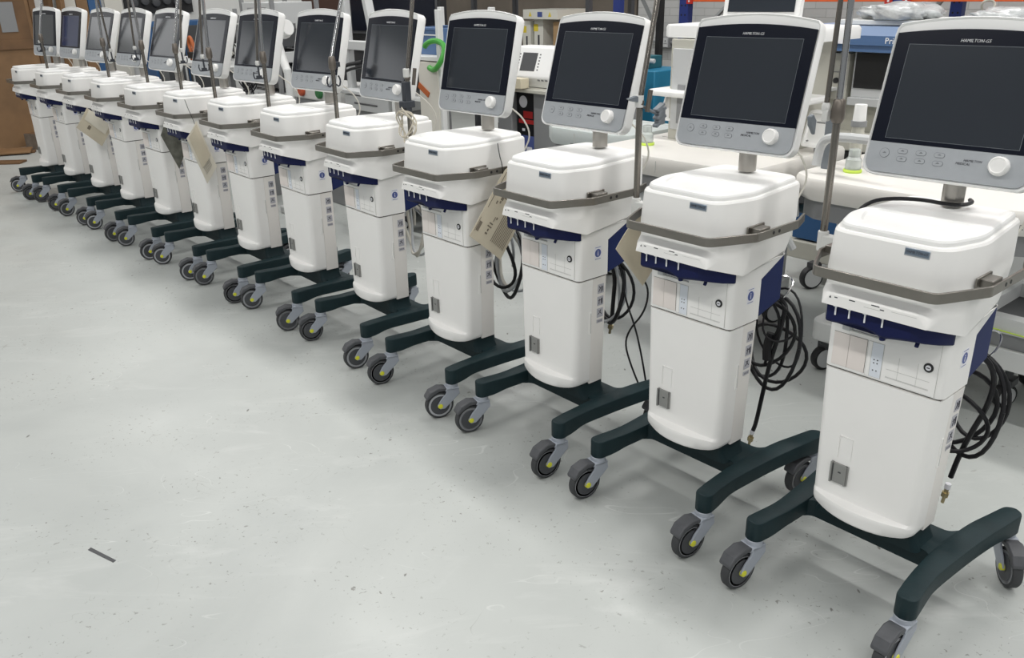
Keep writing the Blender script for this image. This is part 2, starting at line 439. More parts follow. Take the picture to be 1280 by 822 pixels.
    ld.loft([[(x, y, 1.047) for x, y in P(0)], [(x, y, 1.0555) for x, y in P(0)], [(x, y, 1.0605) for x, y in P(.0025)], [(x, y, 1.0635) for x, y in P(.008)],
             [(x, y, 1.0645) for x, y in tray], [(x, y, 1.0600) for x, y in tr2]])
    ld.build('lid', 'lid_plastic', root, ang=22)
    bd = MB(); by = -.1412
    sl_ = .112
    bd.use('badge_rim').box((.074, by-.0035, 1.028), (.058, .003, .019), rx=-.10); bd.use('badge').box((.074, by-.0048, 1.029), (.055, .002, .0145), rx=-.10)
    bg = bd.build('name_badge', parent=root, bevel=.001)
    text('badge_lettering', 'HAMILTON-G5', .0088, 'dark_print', bg, (.074, by-.0062, 1.029), (PI/2-sl_, 0, 0), .2, -.0001, sx=.84)
    lp = MB(); lp.use('dark_print')
    for x0, x1, z in ((-.098, -.090, .884), (-.060, -.045, .886), (-.004, .016, .888), (.018, .028, .882)):
        lp.box(((x0+x1)/2, -.1652, z), (x1-x0, .0006, .0026), rx=.12)
    lp.prism([(-.112, .880), (-.106, .880), (-.109, .886)], -.1656, -.1650, 'Y'); lp.use('faint_line').box((-.002, -.1652, .879), (.04, .0006, .001), rx=.12).box((.075, -.1650, .884), (.06, .0006, .0008), rx=.12)
    lp.build('port_lettering', parent=root)
    # blue connector strip under the lip
    bs = MB(); sp_ = [(-.124, -.148)] + [(-.124+.214*k/16, -.148) for k in range(1, 17)] + [(.118, -.134), (.140, -.105), (.1565, -.070), (.1565, -.056), (-.124, -.056)]
    zb_ = lambda x: .813 - .004*math.sin(42*x) - .006*math.exp(-((x-.02)/.02)**2) - .010*max(0, (x-.09)/.07)
    zt_ = lambda x, y: .858 if y < -.13 else max(.829, zlip(y)+.002)
    bs.loft([[(x, y+.006 if y < -.06 else y, zb_(x)) for x, y in sp_], [(x, y, zb_(x)+.007) for x, y in sp_], [(x, y, zt_(x, y)) for x, y in sp_]]); bs.cyl((.02, -.135, .812), (.02, -.135, .796), .007)
    bs.cyl((.098, -.115, .815), (.098, -.125, .798), .005)
    cs = bs.build('connector_strip', 'navy_plastic', root, bevel=.002)
    for x in (-.098, -.062, -.022, .022):
        n_ = MB(); n_.use('white_print').cyl((x, -.151, .858), (x, -.151, .834), .0022, n=8).lathe([(.0065, 0), (.0065, .003)], (0, 0, 1), (x, -.151, .857), 12)
        n_.build('gas_nozzle', parent=cs)
    sc_ = MB(); sc_.box((-.098, -.066-.009, .783), (.022, .018, .020)); sc_.build('small_socket', 'light_grey', root, bevel=.002)
    rc_ = MB(); rc_.prism([(.076, .775), (.200, .832), (.200, .688), (.076, .655)], -.149, .149, 'X'); rc_.build('rear_cover', 'navy_shell', root, bevel=.004)
    # handle
    hd = MB(); pth = rpath([(-.182, .235), (-.214, .150), (-.214, -.055), (-.150, -.194), (.150, -.194), (.214, -.055), (.214, .150), (.182, .235)], .035)
    hd.strip(pth, .007, .935, .9605)
    H = hd.build('handle_bar', 'handle_metal', root, bevel=.0012)
    for sgn in (-1, 1):
        br = MB(); br.box((sgn*.1905, -.012, .957), (.034, .052, .020)); br.box((sgn*.1765, -.012, .956), (.006, .080, .030)); br.build('handle_bracket', 'handle_metal', H, bevel=.002)
    hl = MB()
    for y in (.022, .050):
        hl.cyl((.2135, y, .948), (.2146, y, .948), .0052, n=14)
    hl.build('bolt_hole', 'black', H)
    # stalk
    sk = MB(); sk.cyl((0, .186, 1.07), (0, .186, 1.150), .0265, n=28); sk.build('monitor_stalk', 'stalk_metal', root)
    # ---- monitor (own origin at the screen centre)
    mo_ = MB()
    def outline(i=0, top=0):
        W = .1945-i; pts = [(-W+.030, -.2075+i), (W-.030, -.2075+i)]
        out = []
        out += [(W-.030+.030*math.sin(a), -.2075+i+.030-.030*math.cos(a)) for a in [PI/2*k/6 for k in range(7)]]
        xt = W; zt = .158
        out += [(xt, zt-.02), (xt-.002, zt-.004)]
        for k in range(13):
            x = (xt-.010)*(1-2*k/12); out.append((x, .1845-i - .0185*(x/(xt-.010))**2))
        out += [(-xt+.002, zt-.004), (-xt, zt-.02)]
        out += [(-W+.030-.030*math.sin(a), -.2075+i+.030-.030*math.cos(a)) for a in [PI/2*k/6 for k in range(6, -1, -1)]]
        return out
    rr = []
    for y, i in ((.004, .004), (.001, .0015), (.003, 0), (.036, .001), (.046, .005), (.052, .016)):
        ins = i if y > .002 else i
        rr.append([(x, y, z) for x, z in outline(i)])
    mo_.loft([[(x, .0055, z) for x, z in outline(.006)]] + rr[1:])
    mo_.box((0, .064, -.08), (.17, .03, .16))
    mo = mo_.build('monitor', 'lid_plastic', root, ang=40)
    mo.location = (0, .137, 1.343); mo.rotation_mode = 'XYZ'
    front = lambda P_, y0, y1: [[(x, y0, z) for x, z in P_], [(x, y1, z) for x, z in P_]]
    xs = .187
    topc = [(xs-2*xs*k/14, .154-.0125*((1-2*k/14)**2)) for k in range(15)]
    bz = MB(); bz.loft(front([(xs, -.1255)] + topc + [(-xs, -.1255)], .006, -.0004)); bz.build('bezel', 'bezel', mo)
    rb = .027
    pnl = [(-xs, -.1262), (xs, -.1262)] + [(xs-rb+rb*math.cos(a), -.2005+rb-rb*math.sin(a)) for a in [PI/2*k/6 for k in range(7)]] + [(-xs+rb-rb*math.sin(a), -.2005+rb-rb*math.cos(a)) for a in [PI/2*k/6 for k in range(7)]]
    pn = MB(); pn.loft(front(pnl, .006, -.0008)); pn.build('control_panel', 'panel_silver', mo)
    s1 = MB(); s1.use('screen_line').span((-.1535, -.0008, -.1155), (.1535, 0, .1155)).use('screen').span((-.1525, -.0012, -.1145), (.1525, -.0007, .1145)); s1.build('screen', parent=mo)
    kn = MB(); kn.use('white_plastic').lathe([(.0225, 0), (.0225, .008), (.0215, .016), (.0185, .0205), (.0170, .0205), (.0155, .0190), (.0005, .0185)], (0, -1, 0), (.122, 0, -.1555), 32); kn.build('control_knob', parent=mo, ang=30)
    def pill(m, cx, cz, w, h):
        r_ = h/2; o_ = []
        for rr_, y in ((r_, -.0013), (r_-.0009, -.0014)):
            pass
        for k in range(24):
            a = 2*PI*k/24; o_.append((cx+(w/2-r_)*(1 if math.cos(a) > 0 else -1)+r_*math.cos(a), cz+r_*math.sin(a)))
        m.loft(front(o_, -.0008, -.0016))
        return o_
    for cx, cz, w, h in ((-.1445, -.153, .024, .024), (-.1018, -.1448, .025, .0125), (-.0573, -.1450, .025, .0125), (-.0140, -.1450, .025, .0125), (-.1000, -.1640, .025, .0125), (-.0560, -.1645, .025, .0125), (-.0135, -.1650, .025, .0125)):
        k = MB(); k.use('panel_line'); pill(k, cx, cz, w, h); k.use('panel_silver')
        o_ = []
        for q in range(24):
            a = 2*PI*q/24; r_ = h/2-.0009; o_.append((cx+(w/2-h/2)*(1 if math.cos(a) > 0 else -1)+r_*math.cos(a), cz+r_*math.sin(a)))
        k.loft(front(o_, -.0012, -.0022)); k.use('panel_line').box((cx, -.0023, cz), (.008, .0004, .0016)).box((cx, -.0023, cz+.0018), (.004, .0004, .0016))
        k.build('panel_button', parent=mo)
    text('brand_lettering', 'HAMILTON-G5', .0108, 'white_print', mo, (-.003, -.0012, .1262), (PI/2, 0, 0), .25, -.00018, sx=.94)
    text('maker_lettering', 'HAMILTON', .0082, 'dark_print', mo, (.062, -.0014, -.1505), (PI/2, 0, 0), .25, -.0001, sx=.98)
    text('maker_lettering', 'MEDICAL', .0082, 'dark_print', mo, (.042, -.0014, -.1590), (PI/2, 0, 0), .25, -.0001, sx=.98)
    # cable from the monitor's back down to the housing's rear
    cb = MB(); cb.tube([(.10, .17, 1.20), (.125, .20, 1.165), (.145, .25, 1.12), (.150, .285, 1.05), (.135, .262, .99)], .0032, 6, 2); cb.build('monitor_cable', 'cable_white', root)
    return root
VENT_LABELS = {
 1: 'white ventilator nearest the camera, its monitor cut by the right picture edge',
 2: 'white ventilator second from the right end, with a hose loop on its right side',
 3: 'third white ventilator from the right end, thin black cables dangling beside it, no pole arm',
 4: 'white ventilator with a large printed paper tag hanging from its right side',
 5: 'white ventilator behind the pole that carries a cream coiled cable, silvery glare on its screen',
 6: 'white ventilator standing over the orange and green knobs, eighth from the left end',
 7: 'white ventilator seventh from the left end, just right of the light paper tag',
 8: 'white ventilator with a light paper tag tied to its right side',
 9: 'white ventilator with a dark plastic pouch hanging at its right side',
 10: 'white ventilator fourth from the left end, just right of the folded paper bag',
 11: 'white ventilator with a folded paper bag hanging at its right side',
 12: 'white ventilator second from the left end, its screen bluer than the rest',
 13: 'white ventilator at the far left end of the row, in front of the plywood'}
M = [(0.9802, 1.9898, -0.8608), (0.5855, 2.4624, -0.8634), (0.1836, 2.9284, -0.8768), (-0.221, 3.3828, -0.866), (-0.6318, 3.8865, -0.8871), (-1.0536, 4.3599, -0.8802),
     (-1.4567, 4.7944, -0.87), (-1.858, 5.2245, -0.8487), (-2.2774, 5.6767, -0.849), (-2.7039, 6.1392, -0.8648), (-3.117, 6.5872, -0.8288), (-3.5601, 7.0669, -0.8484), (-3.9778, 7.4877, -0.872)]
MY = [.077, .095, .039, .067, .029, .12, .12, .06, .08, .10, .10, .10, .22]
DX = [0, 0, 0, 0, 0, .02, -.02, .03, 0, .04, .04, .05, .06]
MT = [.315, .285, .287, .235, .25, .26, .28, .32, .32, .30, .34, .25, .19]
SW = {1: (-.16, -.04, .75, -.2), 2: (-.16, -.16, -.15, .1), 3: (-.25, -.12, -.2, .1), 4: (-.25, -.35, .2, 0), 5: (-.3, -.2, 0, .2)}
vent = make_ventilator(); VENTS = {}
for i, (x, y, a) in enumerate(M, 1):
    v = vent if i == 1 else dup(vent)
    VENTS[i] = v
for i, (x, y, a) in enumerate(M, 1):
    v = VENTS[i]; v.location = (x, y, 0); v.rotation_euler = (0, 0, a); v['label'] = VENT_LABELS[i]
    k = 0; sw = SW.get(i) or [random.uniform(-.45, 0) for _ in range(2)] + [random.uniform(-.2, .2) for _ in range(2)]
    for ch in sorted(v.children, key=lambda o: o.name):
        n = ch.name.split('.')[0]
        if n == 'monitor': ch.rotation_euler = (-MT[i-1], 0, MY[i-1]); ch.location.x = DX[i-1]; MON = ch
        if n == 'monitor_stalk': ch.location.x = DX[i-1]*.7
        if n == 'caster': ch.rotation_euler = (0, 0, sw[k]); k += 1

for ch in [c for m_ in VENTS[12].children if m_.name.startswith('monitor') for c in m_.children if c.name.split('.')[0] == 'screen']:
    me = ch.data.copy(); ch.data = me
    for k, mm in enumerate(me.materials):
        if mm.name == 'screen': me.materials[k] = MATS['screen_blue']  # this one screen gets a bluer base colour
# ---- articulated support arms clamped to the left side of the handle: (upper y at 1.75, upper x), rod, kind
def arm(i, yb=.0, up=.0, rod=None, style='collar', hook=True, xo=0):
    v = VENTS[i]; X = -.266+xo
    m = MB(); m.cyl((X, yb, .925), (X, yb, 1.285 if style != 'stub' else 1.262), .0100, n=14)
    root = m.build('support_arm', 'pole_metal', v)
    c = MB(); c.box((-.236+xo/2, yb, .948), (.050, .030, .036)); c.cyl((X, yb, .920), (X, yb, .976), .0145, n=16); c.build('pole_clamp', 'clamp_white', root, bevel=.003)
    top = Vector((X, yb+up, 1.80))
    if style == 'collar':
        c = MB(); c.lathe([(.0125, 1.262), (.0175, 1.272), (.0175, 1.290), (.0145, 1.318), (.0115, 1.322)], (0, 0, 1), (X, yb, 0), 20); c.build('collar', 'collar', root)
        c = MB(); c.cyl((X, yb, 1.318), top, .0085, n=12); c.build('upper_tube', 'chrome', root)
    if style == 'stub':
        c = MB(); c.cyl((X+.014, yb+.02, 1.24), (X+.016, yb+.03, 1.305), .0075, n=12); c.cyl((X, yb, 1.262), (X, yb+.004, 1.275), .012, n=12); c.build('collar', 'collar', root)
        c = MB(); c.cyl((X, yb, 1.27), top, .0082, n=12); c.build('upper_tube', 'pole_metal', root)
    if rod:
        b = Vector(rod)
        tp = top + Vector((-.022, 0, -.02))
        c = MB(); c.cyl(tp, b, .0068, n=10); c.build('hanging_rod', 'pole_metal', root)
        c = MB(); c.cyl(tp-Vector((.012, 0, 0)), top+Vector((.012, 0, -.02)), .014, n=14); c.build('hinge', 'collar', root)
        c = MB(); c.lathe([(.008, -.012), (.0115, -.006), (.0115, .006), (.008, .012)], (0, 0, 1), b, 14)
        c.build('joint_knob', 'clamp_white', root)
        if hook:
            c = MB(); e = b + Vector((0, 0, -.012))
            c.cyl(e, e+Vector((0, .002, -.055)), .005, n=8)
            for s in (-1, 1): c.tube([e+Vector((0, s*.004, -.050)), e+Vector((0, s*.022, -.070)), e+Vector((0, s*.030, -.045)), e+Vector((0, s*.026, -.030))], .0035, 6, 1)
            c.box(e+Vector((0, 0, -.058)), (.012, .026, .018)); c.build('tube_holder', 'clamp_black', root)
    return root
a1 = arm(1, .055, -.002, (-.292, .040, 1.300), hook=False)
c = MB(); c.use('clamp_white').box((-.290, .040, 1.280), (.016, .020, .030)); c.use('clamp_grey').prism([(-.006, 1.235), (-.030, 1.262), (-.036, 1.285), (-.022, 1.290), (-.004, 1.272)], -.300, -.288, 'X'); c.build('wing_knob', parent=a1, bevel=.003)
a2 = arm(2, -.012, .115, None, 'stub')
c = MB(); c.use('clamp_grey').cyl((-.268, -.012, 1.262), (-.272, .085, 1.222), .005, n=8)
for k in range(5): c.box((-.270, .085+.008*(k % 2), 1.245-.012*k), (.020, .040, .009), rx=.5)
c.box((-.270, .092, 1.218), (.018, .030, .052)).prism([(-.012, 1.268), (-.050, 1.276), (-.066, 1.284), (-.030, 1.290), (-.010, 1.282)], -.276, -.262, 'X'); c.build('tube_holder', parent=a2, bevel=.003)
c = MB(); c.use('clamp_white').cyl((-.268, -.012, 1.255), (-.268, -.012, 1.290), .0135, n=14); c.build('joint_knob', parent=a2)
a4 = arm(4, -.012, .090, None, 'stub')
c = MB(); c.use('clamp_white').cyl((-.266, -.014, 1.270), (-.266, -.014, 1.305), .0135, n=14).use('clamp_black').box((-.268, -.018, 1.195), (.026, .030, .12)).box((-.268, -.018, 1.165), (.030, .060, .028)); c.build('tube_holder', parent=a4, bevel=.003)
a5 = arm(5, .0, .15, None)
c = MB()
for s in (-1, 1): c.tube([(-.266, s*.006, 1.20), (-.266, s*.028, 1.185), (-.266, s*.036, 1.215), (-.266, s*.026, 1.235)], .004, 6, 1)
c.box((-.266, .02, 1.285), (.02, .03, .022)); c.build('tube_holder', 'clamp_black', a5)
arm(6, -.02, .030, (-.285, -.045, 1.265))
arm(7, -.03, .020, (-.285, -.062, 1.275))
arm(8, .035, .12, (-.285, .078, 1.280))
arm(9, .07, -.02, (-.285, .030, 1.275))
arm(10, .035, .02, (-.285, .085, 1.235))
arm(12, -.005, .12, (-.285, -.015, 1.262))
# ================================================================ hoses, tags, cables
def vp(i, p):
    x, y, a = M[i-1]; return Vector((p[0]*math.cos(a)-p[1]*math.sin(a)+x, p[0]*math.sin(a)+p[1]*math.cos(a)+y, p[2]))
def vthing(name, i, label, cat, group=None):
    x, y, a = M[i-1]; return thing(name, (x, y, 0), a, label, cat, group)
def in_vent(o, i):
    x, y, a = M[i-1]; o.location = (x, y, 0); o.rotation_euler = (0, 0, a); return o
def loop_pts(cx, cy, cz, rx, rz, tilt=0, ph=0, n=28, a0=0, a1=2*PI, wob=.01, dy=.0):
    out = []
    for k in range(n+1):
        a = a0+(a1-a0)*k/n
        x = rx*math.cos(a)*(1+wob*math.sin(3*a+ph)); z = rz*math.sin(a)*(1+wob*math.cos(2*a+ph))
        out.append((cx + x*math.cos(tilt)-z*math.sin(tilt), cy + dy*(k/n-.5) + .018*math.sin(2*a+ph), cz + x*math.sin(tilt)+z*math.cos(tilt)))
    return out
def coil(i, label, loops, tails, plug=None, ring=True):
    r = vthing('hose_coil', i, label, 'hose', 'coiled hoses hanging behind the ventilators')
    m = MB()
    for (mt, cx, cy, cz, rx, rz, tilt, ph, rad) in loops: m.use(mt).tube(loop_pts(cx, cy, cz, rx, rz, tilt, ph), rad, 8)
    m.build('hose_loops', parent=r)
    for mt, pts, rad in tails:
        t = MB(); t.use(mt).tube(pts, rad, 8, 2); t.build('hose_tail', parent=r)
    if plug:
        p, d = Vector(plug[0]), Vector(plug[1]).normalized()
        q = MB(); q.use('label_white').cyl(p, p+d*.016, .0085, n=10).use('brass').cyl(p+d*.016, p+d*.030, .0065, n=8).cyl(p+d*.030, p+d*.044, .011, n=6).cyl(p+d*.044, p+d*.066, .005, n=8); q.build('gas_plug', parent=r)
    if ring:
        q = MB(); q.tube(loop_pts(.13, .238, .715, .028, .035, 0, 0, 18, -PI/2, PI), .003, 6); q.build('hanger_ring', 'chrome', r)
    return r
K = 'cable_black'
coil(2, 'thick black hose loop hanging right of the second ventilator from the right end',
     [(K, .095, .25, .515, .108, .168, .05, 0, .0062), (K, .070, .275, .53, .085, .118, -.35, 1, .0060), (K, .090, .30, .46, .105, .100, .25, 2, .0060), (K, .125, .24, .60, .055, .070, .2, 3, .0035), (K, .060, .30, .50, .075, .150, -.15, 4, .0060), (K, .118, .28, .555, .083, .135, .1, 5, .0040)],
     [(K, [(.12, .207, .70), (.15, .24, .66), (.13, .25, .56), (.105, .25, .44), (.092, .25, .34), (.07, .26, .20), (.060, .26, .165)], .0075), (K, [(.11, .207, .68), (.14, .24, .60), (.10, .25, .50), (.08, .26, .42)], .005), (K, [(.10, .25, .545), (.095, .24, .50), (.10, .24, .455)], .015)],
     ((.060, .26, .170), (-.15, 0, -1)))
coil(1, 'thick black hose loop hanging right of the ventilator nearest the camera',
     [(K, .105, .25, .52, .092, .155, .1, 0, .0065), (K, .075, .275, .50, .088, .120, -.35, 1, .0065), (K, .110, .29, .545, .078, .130, .2, 2, .0060), (K, .085, .235, .47, .085, .090, .35, 3, .0060)],
     [(K, [(.12, .207, .70), (.165, .24, .64), (.16, .25, .54), (.13, .25, .44), (.112, .25, .36), (.100, .255, .285)], .0075)], ((.098, .255, .262), (-.1, 0, -1)))
coil(3, 'dark hose bundle with a plug dangling right of the third ventilator from the right',
     [(K, -.01, .25, .52, .085, .14, .1, 0, .008), ('cable_grey', -.02, .262, .50, .078, .12, -.1, 1, .0065), (K, .0, .27, .53, .092, .13, .2, 2, .006)],
     [(K, [(.03, .207, .69), (.032, .25, .58), (.024, .25, .48), (.014, .255, .40)], .008), ('cable_grey', [(.05, .207, .68), (.055, .25, .56), (.045, .26, .42)], .005)],
     ((.014, .255, .40), (-.15, 0, -1)))
coil(4, 'black, grey and white hose loop behind the ventilator with the large paper tag',
     [(K, .02, .25, .50, .105, .165, .05, 0, .008), ('cable_grey', .015, .262, .51, .090, .148, -.1, 1, .008), ('cable_white', .01, .272, .52, .080, .135, .15, 2, .007), (K, .0, .24, .50, .078, .12, .0, 3, .0075), ('cable_grey', .02, .285, .49, .098, .135, .1, 4, .007)],
     [('cable_grey', [(.09, .207, .68), (.06, .26, .56), (.05, .26, .48)], .006)])
coil(5, 'pale grey hose loop behind the fifth ventilator from the right end',
     [('cable_white', -.055, .25, .51, .090, .145, .05, 0, .0075), ('cable_white', -.06, .262, .50, .078, .128, -.1, 1, .007), ('cable_grey', -.05, .272, .49, .085, .120, .15, 2, .0065)], [('cable_white', [(-.03, .207, .70), (-.04, .25, .62), (-.06, .26, .52)], .006)])
# thin cables
def cable(name, i, pts, r, m, label, smooth=2):
    o = MB(); o.use(m).tube(pts, r, 7, smooth); return tag(in_vent(o.build(name), i), label, 'cable')
cable('power_cable', 3, [(.06, .205, .70), (.075, .24, .60), (.085, .25, .50), (.13, .26, .40), (.155, .27, .30), (.175, .28, .19), (.19, .29, .08), (.22, .31, .008), (.30, .33, .006)], .0038, K, 'thin black cable running down to the trolley leg right of the third ventilator')
cable('power_cable', 3, [(.12, .205, .70), (.19, .24, .60), (.20, .25, .55), (.18, .25, .47), (.115, .25, .39), (.085, .255, .32), (.10, .27, .24), (.15, .28, .14), (.19, .31, .04), (.25, .35, .006), (.33, .37, .006)], .0038, K, 'thin black cable swinging in a loop between the third and second ventilators')
cable('power_cable', 1, [(.028, .222, 1.080), (.045, .200, 1.080), (.040, .152, 1.080), (.0, .138, 1.080), (-.055, .145, 1.080), (-.110, .115, 1.080), (-.150, .070, 1.076), (-.178, .045, 1.045), (-.193, .050, .98), (-.196, .055, .90), (-.197, .060, .80), (-.193, .045, .66), (-.190, .04, .52), (-.188, .05, .40)], .0052, K, 'black cable lying over the top of the nearest ventilator and down its left side')
o = MB(); o.use('cable_cream')
for k, (dx, dz, r) in enumerate(((0, 0, .046), (.004, -.006, .052), (-.006, .004, .040), (.003, .010, .048))):
    o.tube(loop_pts(-.262+dx, -.037, 1.085+dz, r, r*1.25, .1*k, k, 24, wob=.03), .0028, 6)
tag(in_vent(o.build('coiled_cable'), 4), 'cream cable wound in a ring and hanging on a pole arm', 'cable')

# paper tags: a bent sheet with printed marks, in a ventilator's own frame at x ~ const
def sheet(i, name, label, cat, A, u, w, L, W, x0, mat_, prints=(), tie=None, bend=.02, lean=0, cut=None, thick=.0016, fold=None):
    """A = lower corner (y, z); u = direction of the long side; w = across"""
    r = vthing(name, i, label, cat, 'papers and pouches tied to the ventilators')
    u = Vector(u).normalized(); w = Vector(w).normalized()
    def P(a, b, off=0):                                  # a along u (0..L), b along w (0..W)
        q = Vector(A) + u*a + w*b; return (x0 + off + bend*math.sin(PI*b/W)*(.4+.6*a/L) + lean*a, q.x, q.y)
    m = MB(); m.use(mat_); N = 8
    c = cut or (0, 0)
    def bounds(a):
        lo, hi = 0, W
        if a > L-c[0] and c[0]: lo = c[1]*(a-(L-c[0]))/c[0]; hi = W - c[1]*(a-(L-c[0]))/c[0]
        return lo, hi
    rings = []
    for k in range(N+1):
        a = L*k/N; lo, hi = bounds(a); row = []
        for j in range(7): row.append(P(a, lo+(hi-lo)*j/6))
        for j in range(6, -1, -1): row.append(P(a, lo+(hi-lo)*j/6, -thick))
        rings.append(row)
    m.loft(rings); m.build('tag_sheet', parent=r, ang=60)
    pr = MB(); pr.use('print_brown')
    for (a0, a1, b0, b1) in prints:
        v = []
        for off in (.0004, .0012):
            for a, b in ((a0, b0), (a1, b0), (a1, b1), (a0, b1)): v.append(pr.bm.verts.new(P(a*L, b*W, off)))
        for q in ((4, 5, 6, 7), (0, 3, 2, 1), (0, 1, 5, 4), (1, 2, 6, 5), (2, 3, 7, 6), (3, 0, 4, 7)): pr._f([v[t] for t in q])
    if prints: pr.build('printed_text', parent=r)
    if fold:
        f2 = MB(); f2.use(fold[0]); a0, a1, b0, b1 = fold[1]; rr = []
        for k in range(5):
            a = (a0+(a1-a0)*k/4)*L; rr.append([P(a, (b0+(b1-b0)*j/4)*W, .004+.006*math.sin(PI*j/4)) for j in range(5)] + [P(a, (b0+(b1-b0)*j/4)*W, .0028+.006*math.sin(PI*j/4)) for j in range(4, -1, -1)])
        f2.loft(rr); f2.build('folded_flap', parent=r, ang=60)
    if tie:
        t = MB(); t.use('cable_black').tube(tie, .0018, 6, 2); t.build('cable_tie', parent=r)
    return r
lines = [(.10+.0*k, .46, .50+.045*k, .512+.045*k) for k in range(10)]
glyph = [(.56, .60, .24, .30), (.62, .66, .20, .23), (.62, .66, .28, .31), (.56, .585, .38, .42), (.60, .615, .30, .46), (.66, .70, .40, .44), (.53, .55, .47, .62), (.55, .62, .61, .625), (.49, .53, .18, .21), (.52, .55, .25, .28),
         (.17, .20, .30, .33), (.22, .235, .26, .37), (.26, .275, .27, .36), (.13, .15, .28, .34), (.30, .36, .33, .345), (.34, .37, .37, .40), (.10, .22, .05, .12), (.08, .26, .03, .038), (.40, .86, .06, .072), (.66, .92, .14, .148)]
sheet(4, 'paper_tag', 'large beige printed paper tag tied to the fourth ventilator from the right end', 'tag', (-.103, .725), (.63, .78), (.76, -.65), .335, .197, .224, 'paper', lines+glyph,
      [(.176, .088, 1.045), (.196, .080, 1.00), (.219, .072, .972), (.2235, .070, .945), (.2215, .074, .925)], cut=(.05, .02), bend=.012)
sheet(8, 'paper_tag', 'light paper tag with a red-printed slip, tied beside the dark plastic pouch', 'tag', (-.091, .558), (-.28, .96), (.62, .78), .285, .118, .222, 'paper_light', [(.12+.0*k, .80, .22+.07*k, .235+.07*k) for k in range(8)],
      [(.176, -.128, 1.040), (.195, -.124, .99), (.212, -.118, .950), (.216, -.112, .925), (.220, -.110, .905)], bend=.008, fold=('paper', (.30, .97, .12, .88)))
sheet(9, 'plastic_pouch', 'dark glossy plastic pouch of papers hanging between the ninth and eighth ventilators', 'pouch', (.003, .549), (-.34, .94), (.46, .89), .24, .20, .224, 'pouch_dark', (), [(.19, .0, .97), (.222, .03, .965), (.226, .03, .93)], bend=.006)
sheet(11, 'paper_bag', 'brown folded paper bag hanging over the third ventilator from the left end', 'paper bag', (-.057, .564), (-.70, .71), (.60, .80), .215, .165, .226, 'paper', [(.60, .70, .25, .42), (.20, .28, .50, .60)], [(.205, -.04, .965), (.222, -.05, .955), (.226, -.06, .88)], bend=.010, fold=('paper_light', (.10, .92, .50, 1.0)))
sheet(2, 'paper_tag', 'plain beige paper tag, only its edge showing left of the second ventilator from the right', 'tag', (-.004, .686), (-.66, .75), (.76, .66), .205, .16, -.232, 'paper', (), [(-.2215, .02, .965), (-.232, .0, .96), (-.234, -.01, .93)], bend=-.006)

# ================================================================ the workshop behind (row frame: s along the row, t away from it)
RX, RY, RA = M[0]
cs_, sn_ = math.cos(RA), math.sin(RA)
def rw(s, t, z=0): return Vector((RX + s*cs_ - t*sn_, RY + s*sn_ + t*cs_, z))
def rthing(name, s, t, label, cat, group=None, rz=0): return thing(name, rw(s, t), RA+rz, label, cat, group)
def rplace(o, s=0, t=0, rz=0, z=0): o.location = rw(s, t, z); o.rotation_euler = (0, 0, RA+rz); return o

# floor
fm = bpy.data.materials.new('painted_concrete'); fm.use_nodes = True
nt = fm.node_tree; N, L = nt.nodes, nt.links; bs = N['Principled BSDF']
tc = N.new('ShaderNodeTexCoord')
def noise(scale, detail=4, rough=.55, dist=0, vec=None):
    n = N.new('ShaderNodeTexNoise'); n.inputs['Scale'].default_value = scale; n.inputs['Detail'].default_value = detail; n.inputs['Roughness'].default_value = rough; n.inputs['Distortion'].default_value = dist
    L.new(vec or tc.outputs['Object'], n.inputs['Vector']); return n.outputs['Fac']
def ramp(f, a, b, ca=0., cb=1.):
    r = N.new('ShaderNodeMapRange'); r.inputs[1].default_value = a; r.inputs[2].default_value = b; r.inputs[3].default_value = ca; r.inputs[4].default_value = cb; L.new(f, r.inputs[0]); return r.outputs[0]
def mul(a, b):
    m = N.new('ShaderNodeMath'); m.operation = 'MULTIPLY'
    for k, v in enumerate((a, b)):
        if isinstance(v, (int, float)): m.inputs[k].default_value = v
        else: L.new(v, m.inputs[k])
    return m.outputs[0]
def mix(f, a, b):
    m = N.new('ShaderNodeMix'); m.data_type = 'RGBA'
    if isinstance(f, (int, float)): m.inputs['Factor'].default_value = f
    else: L.new(f, m.inputs['Factor'])
    for k, v in (('A', a), ('B', b)):
        i = [q for q in m.inputs if q.name == k and q.type == 'RGBA'][0]
        if isinstance(v, tuple): i.default_value = (*v, 1)
        else: L.new(v, i)
    return [q for q in m.outputs if q.type == 'RGBA'][0]
mp = N.new('ShaderNodeMapping'); mp.inputs['Rotation'].default_value = (0, 0, .7); mp.inputs['Scale'].default_value = (1, 3.2, 1); L.new(tc.outputs['Object'], mp.inputs['Vector'])
col = mix(ramp(noise(.9, 5, .6, .6), .36, .66), (.42, .44, .425), (.49, .51, .49))
col = mix(mul(ramp(noise(1.6, 6, .65, 1.2, mp.outputs[0]), .56, .70), .28), col, (.64, .65, .63))       # worn pale patches
col = mix(mul(ramp(noise(9, 6, .7), .55, .75), .16), col, (.40, .41, .39))
sp = mul(ramp(noise(60, 3, .6, .6), .645, .675), ramp(noise(2.8, 3), .44, .60))                              # dark specks, thicker in places
col = mix(mul(sp, .8), col, (.17, .165, .15))
vo = N.new('ShaderNodeTexVoronoi'); vo.feature = 'F1'; vo.inputs['Scale'].default_value = 13; vo.inputs['Randomness'].default_value = 1
wv = N.new('ShaderNodeMapping'); wv.inputs['Rotation'].default_value = (0, 0, -.5); wv.inputs['Scale'].default_value = (1, .38, 1); L.new(tc.outputs['Object'], wv.inputs['Vector']); L.new(wv.outputs[0], vo.inputs['Vector'])
col = mix(mul(ramp(vo.outputs['Distance'], .045, .065, 1, 0), mul(ramp(noise(14, 3), .50, .54), .85)), col, (.13, .125, .115))     # chips
